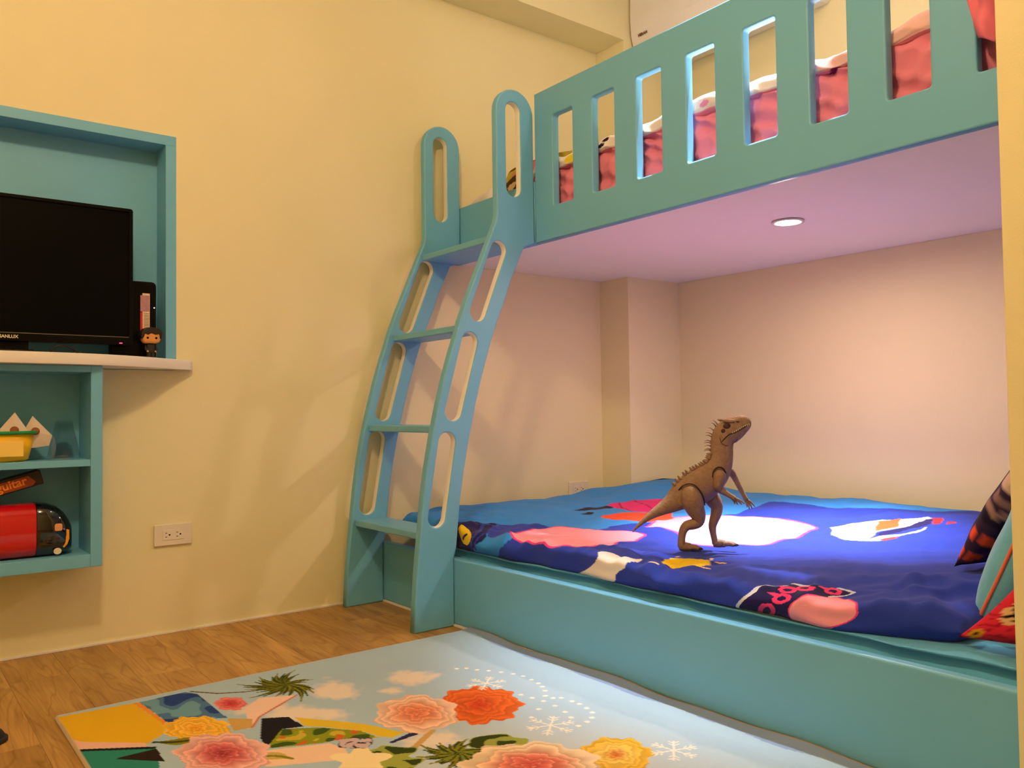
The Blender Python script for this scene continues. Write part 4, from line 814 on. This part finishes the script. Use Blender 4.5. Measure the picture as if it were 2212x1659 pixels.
# ------------------------------------------------------------------ toy dinosaur
def dinosaur():
    k = .000301; O = Vector((-1.568, 1.8985, .0)); ox, oy = 740, 1442
    x_, y_, z_ = duvet_point(np.array([O.x]), np.array([O.y-float(duvet_front(O.x))-.036])); O.z = float(z_[0])+.002
    D = thing('toy_dinosaur', 'grey brown plastic toy dinosaur standing on the duvet', 'toy dinosaur', O)
    ru = Vector((rt.x, rt.y, 0)).normalized(); tw = Vector((-fw.x, -fw.y, 0)).normalized()
    def W_(u, v, w=0): return O+ru*((u-ox)*k)+Vector((0, 0, (oy-v)*k))+tw*(w*k)
    M_D = mat('dino_skin', lin(150, 122, 98), .6, bump=1.0, bscale=170, var=.35, vscale=85, spec=.25)
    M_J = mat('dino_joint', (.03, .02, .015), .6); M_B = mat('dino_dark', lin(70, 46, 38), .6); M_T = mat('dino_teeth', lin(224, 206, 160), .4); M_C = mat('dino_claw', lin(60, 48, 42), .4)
    def limb(name, pts, parent, m=M_D, n=14, sub=5, flat=1.0):
        P = spline(pts, sub); return loft(name, [W_(q[0], q[1], q[2]) for q in P], [max(q[3], 1)*k for q in P], m, parent, rb=[max(q[3], 1)*k*flat for q in P], n=n, ref=tuple(tw))
    # torso, tail, neck and head are one skin (u, v, w, radius in side view, half width)
    B = [(82, 1272, -20, 4, 4), (120, 1228, -18, 13, 12), (190, 1165, -14, 25, 22), (280, 1102, -10, 42, 36), (370, 1050, -6, 64, 50), (460, 1000, -2, 92, 66), (540, 945, 0, 130, 88), (620, 898, 0, 160, 104), (700, 852, 0, 172, 112), (780, 800, 0, 166, 112), (850, 742, 0, 150, 104), (903, 675, 0, 132, 94), (932, 605, 0, 118, 82), (945, 535, 0, 110, 72), (948, 468, 0, 108, 68), (956, 405, 0, 112, 68), (985, 352, 0, 120, 72), (1030, 318, 0, 124, 74), (1080, 290, 0, 116, 66), (1130, 264, 0, 100, 54), (1175, 246, 0, 80, 46), (1206, 236, 0, 58, 38), (1224, 231, 0, 34, 26), (1233, 229, 0, 5, 5)]
    P = spline(B, 5)
    V = []; F = []; n = 24
    for i, q in enumerate(P):
        p0 = P[max(i-1, 0)]; p1 = P[min(i+1, len(P)-1)]
        t = np.array([p1[0]-p0[0], p1[1]-p0[1]]); t /= np.linalg.norm(t)+1e-9; nx, ny = -t[1], t[0]
        for j in range(n):
            a = 2*math.pi*j/n; c, s = math.cos(a), math.sin(a)
            V.append(W_(q[0]+nx*q[3]*c, q[1]+ny*q[3]*c, q[2]+q[4]*s))
    for i in range(len(P)-1):
        for j in range(n): F.append((i*n+j, i*n+(j+1) % n, (i+1)*n+(j+1) % n, (i+1)*n+j))
    F += [tuple(range(n))[::-1], tuple((len(P)-1)*n+j for j in range(n))]
    raw('body', V, F, M_D, D, True)
    # legs
    def leg(pts, foot, w, toes, name='leg'):
        L = limb(name, pts, D, flat=.8)
        limb('foot', foot, L)
        for a, b in toes:
            limb('toe', [(a[0], a[1], a[2], 26), ((a[0]+b[0])/2, (a[1]+b[1])/2-12, (a[2]+b[2])/2, 24), (b[0], b[1], b[2], 17)], L, n=10, sub=3)
            limb('claw', [(b[0]-6, b[1]-2, b[2], 13), (b[0]+16, b[1]+1, b[2], 9), (b[0]+32, b[1]+8, b[2], 2)], L, M_C, n=8, sub=2)
        return L
    leg([(590, 840, 84, 50), (606, 890, 94, 106), (630, 965, 98, 126), (662, 1050, 94, 108), (688, 1115, 90, 86), (684, 1168, 88, 68), (640, 1190, 86, 62), (580, 1205, 84, 56), (545, 1250, 84, 48), (530, 1315, 84, 42), (526, 1380, 84, 44), (530, 1404, 84, 40)], [(505, 1404, 84, 34), (545, 1400, 84, 42), (610, 1406, 84, 38)], 82, [((580, 1412, 100), (680, 1418, 118)), ((580, 1412, 82), (700, 1420, 84)), ((570, 1412, 66), (640, 1422, 52))])
    leg([(800, 880, -70, 50), (840, 930, -84, 92), (882, 995, -88, 92), (908, 1052, -90, 74), (902, 1115, -90, 64), (880, 1178, -90, 54), (864, 1235, -90, 46), (868, 1300, -90, 38), (882, 1370, -90, 36), (888, 1404, -90, 38)], [(868, 1404, -90, 32), (910, 1400, -90, 40), (980, 1406, -90, 34)], -90, [((950, 1412, -74), (1060, 1418, -60)), ((950, 1412, -90), (1085, 1418, -90)), ((940, 1412, -104), (1010, 1422, -118))])
    def ringp(pts, r=4.5): P = spline(pts, 5); return loft('joint_line', [W_(*q) for q in P], [r*k]*len(P), M_J, D, n=6, ref=tuple(tw))
    ringp([(512, 870, 74), (545, 828, 98), (600, 806, 116), (655, 822, 126), (702, 872, 130), (734, 940, 124), (748, 1010, 108)], 6)
    # arms
    def arm(pts, fingers, w):
        A = limb('arm', pts, D)
        for f in fingers: limb('finger', [(*f[0], w, 13), ((f[0][0]+f[1][0])/2+4, (f[0][1]+f[1][1])/2-6, w+f[2]*.5, 10), (*f[1], w+f[2], 4)], A, n=8, sub=3)
        return A
    arm([(893, 690, 98, 30), (893, 725, 108, 60), (890, 780, 112, 57), (880, 830, 112, 48), (905, 868, 106, 36), (950, 900, 110, 28), (1000, 932, 114, 24), (1025, 950, 116, 26)], [((1020, 945), (1118, 998), 16), ((1022, 950), (1095, 1008), 4), ((1015, 955), (1060, 1012), -8), ((1005, 950), (1035, 1005), -18)], 116)
    ringp([(826, 746, 112), (838, 690, 110), (880, 656, 106), (928, 666, 103), (956, 712, 100)], 6)
    ringp([(843, 822, 132), (870, 806, 150), (905, 806, 148)], 4)
    arm([(1010, 680, -60, 30), (1050, 715, -72, 36), (1085, 770, -78, 30), (1105, 810, -80, 27), (1135, 870, -82, 25), (1170, 940, -84, 22), (1192, 985, -86, 24)], [((1190, 980), (1218, 1078), 16), ((1196, 985), (1250, 1074), 2), ((1202, 985), (1280, 1056), -10), ((1185, 990), (1196, 1056), 20)], -86)
    # head: eye socket, eye, nostril, mouth, teeth, brow horns
    def ball(name, c, r, m, sy=1, parent=D):
        V, F = [], []; n_ = 12; ctr = W_(*c)
        for i in range(9):
            for j in range(n_):
                a, b = math.pi*i/8, 2*math.pi*j/n_
                V.append(ctr+(ru*math.sin(a)*math.cos(b)*r+Vector((0, 0, 1))*math.cos(a)*r*sy+tw*math.sin(a)*math.sin(b)*r*.5)*k)
        for i in range(8):
            for j in range(n_): F.append((i*n_+j, i*n_+(j+1) % n_, (i+1)*n_+(j+1) % n_, (i+1)*n_+j))
        return raw(name, V, F, m, parent, True)
    PB = np.array(P)
    def sw(u, v, s, out=0):            # half width of the body skin at side-view point (u, v)
        i = int(np.argmin(np.hypot(PB[:, 0]-u, PB[:, 1]-v))); q = PB[i]
        d = min(math.hypot(u-q[0], v-q[1])/max(q[3], 1), .98); return s*(q[4]*math.sqrt(1-d*d)+out)
    def back(f, out=0):                # point on the back line, f = index along the spline
        i = f*(len(PB)-1); a = int(i); q = PB[a]; t = PB[min(a+1, len(PB)-1)]-PB[max(a-1, 0)]; L = math.hypot(t[0], t[1])
        return q[0]+t[1]/L*(q[3]+out), q[1]-t[0]/L*(q[3]+out)
    for s in (1, -1):
        so = ball('eye_socket', (988, 272, sw(988, 272, s, -9)), 40, M_B, .8); ball('eye', (994, 266, sw(994, 266, s, 4)), 13, M_BLACK, 1, so)
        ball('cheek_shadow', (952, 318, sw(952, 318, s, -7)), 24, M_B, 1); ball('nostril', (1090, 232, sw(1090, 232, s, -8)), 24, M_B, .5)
        limb('brow_horn', [(1060, 226, sw(1060, 226, s), 16), (1010, 222, sw(1010, 226, s, 4), 20), (965, 218, sw(985, 232, s, 6), 16), (922, 206, sw(985, 232, s, 8), 4)], D, n=8)
        ml = [(925, 425), (955, 392), (1000, 352), (1050, 335), (1110, 308), (1165, 276), (1212, 246)]
        limb('mouth_line', [(u, v, sw(u, v, s, .5), 5 if 0 < i < 6 else 2) for i, (u, v) in enumerate(ml)], D, M_J, n=8)
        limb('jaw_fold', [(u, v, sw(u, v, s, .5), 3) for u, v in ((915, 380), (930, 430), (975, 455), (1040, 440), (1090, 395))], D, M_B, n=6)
        for q in range(10):
            f = q/9; u = 1035+165*f; v = 338-78*f-6*math.sin(3*f); w = sw(u, v, s, 1)
            limb('tooth', [(u, v-11, w, 6.5), (u+2, v+9, w, 1.5)], D, M_T, n=6, sub=1)
    # quills on the nape and knobs along the back
    for q in range(10):
        u, v = back(.585+.014*q, -4); u2, v2 = back(.585+.014*q, 62)
        limb('quill', [(u, v, 0, 8), ((u+u2)/2, (v+v2)/2-8, (q % 3-1)*9, 5), (u2, v2+6, (q % 3-1)*14, 1.5)], D, n=6, sub=2)
    for q in range(15):
        u, v = back(.27+.021*q, -6); u2, v2 = back(.27+.021*q, 24)
        for w in (-30, 0, 30): limb('back_knob', [(u, v+abs(w)*.12, w, 14), ((u+u2)/2, (v+v2)/2+abs(w)*.12, w, 11), (u2-6, v2+abs(w)*.12, w, 3)], D, n=6, sub=2)
dinosaur()
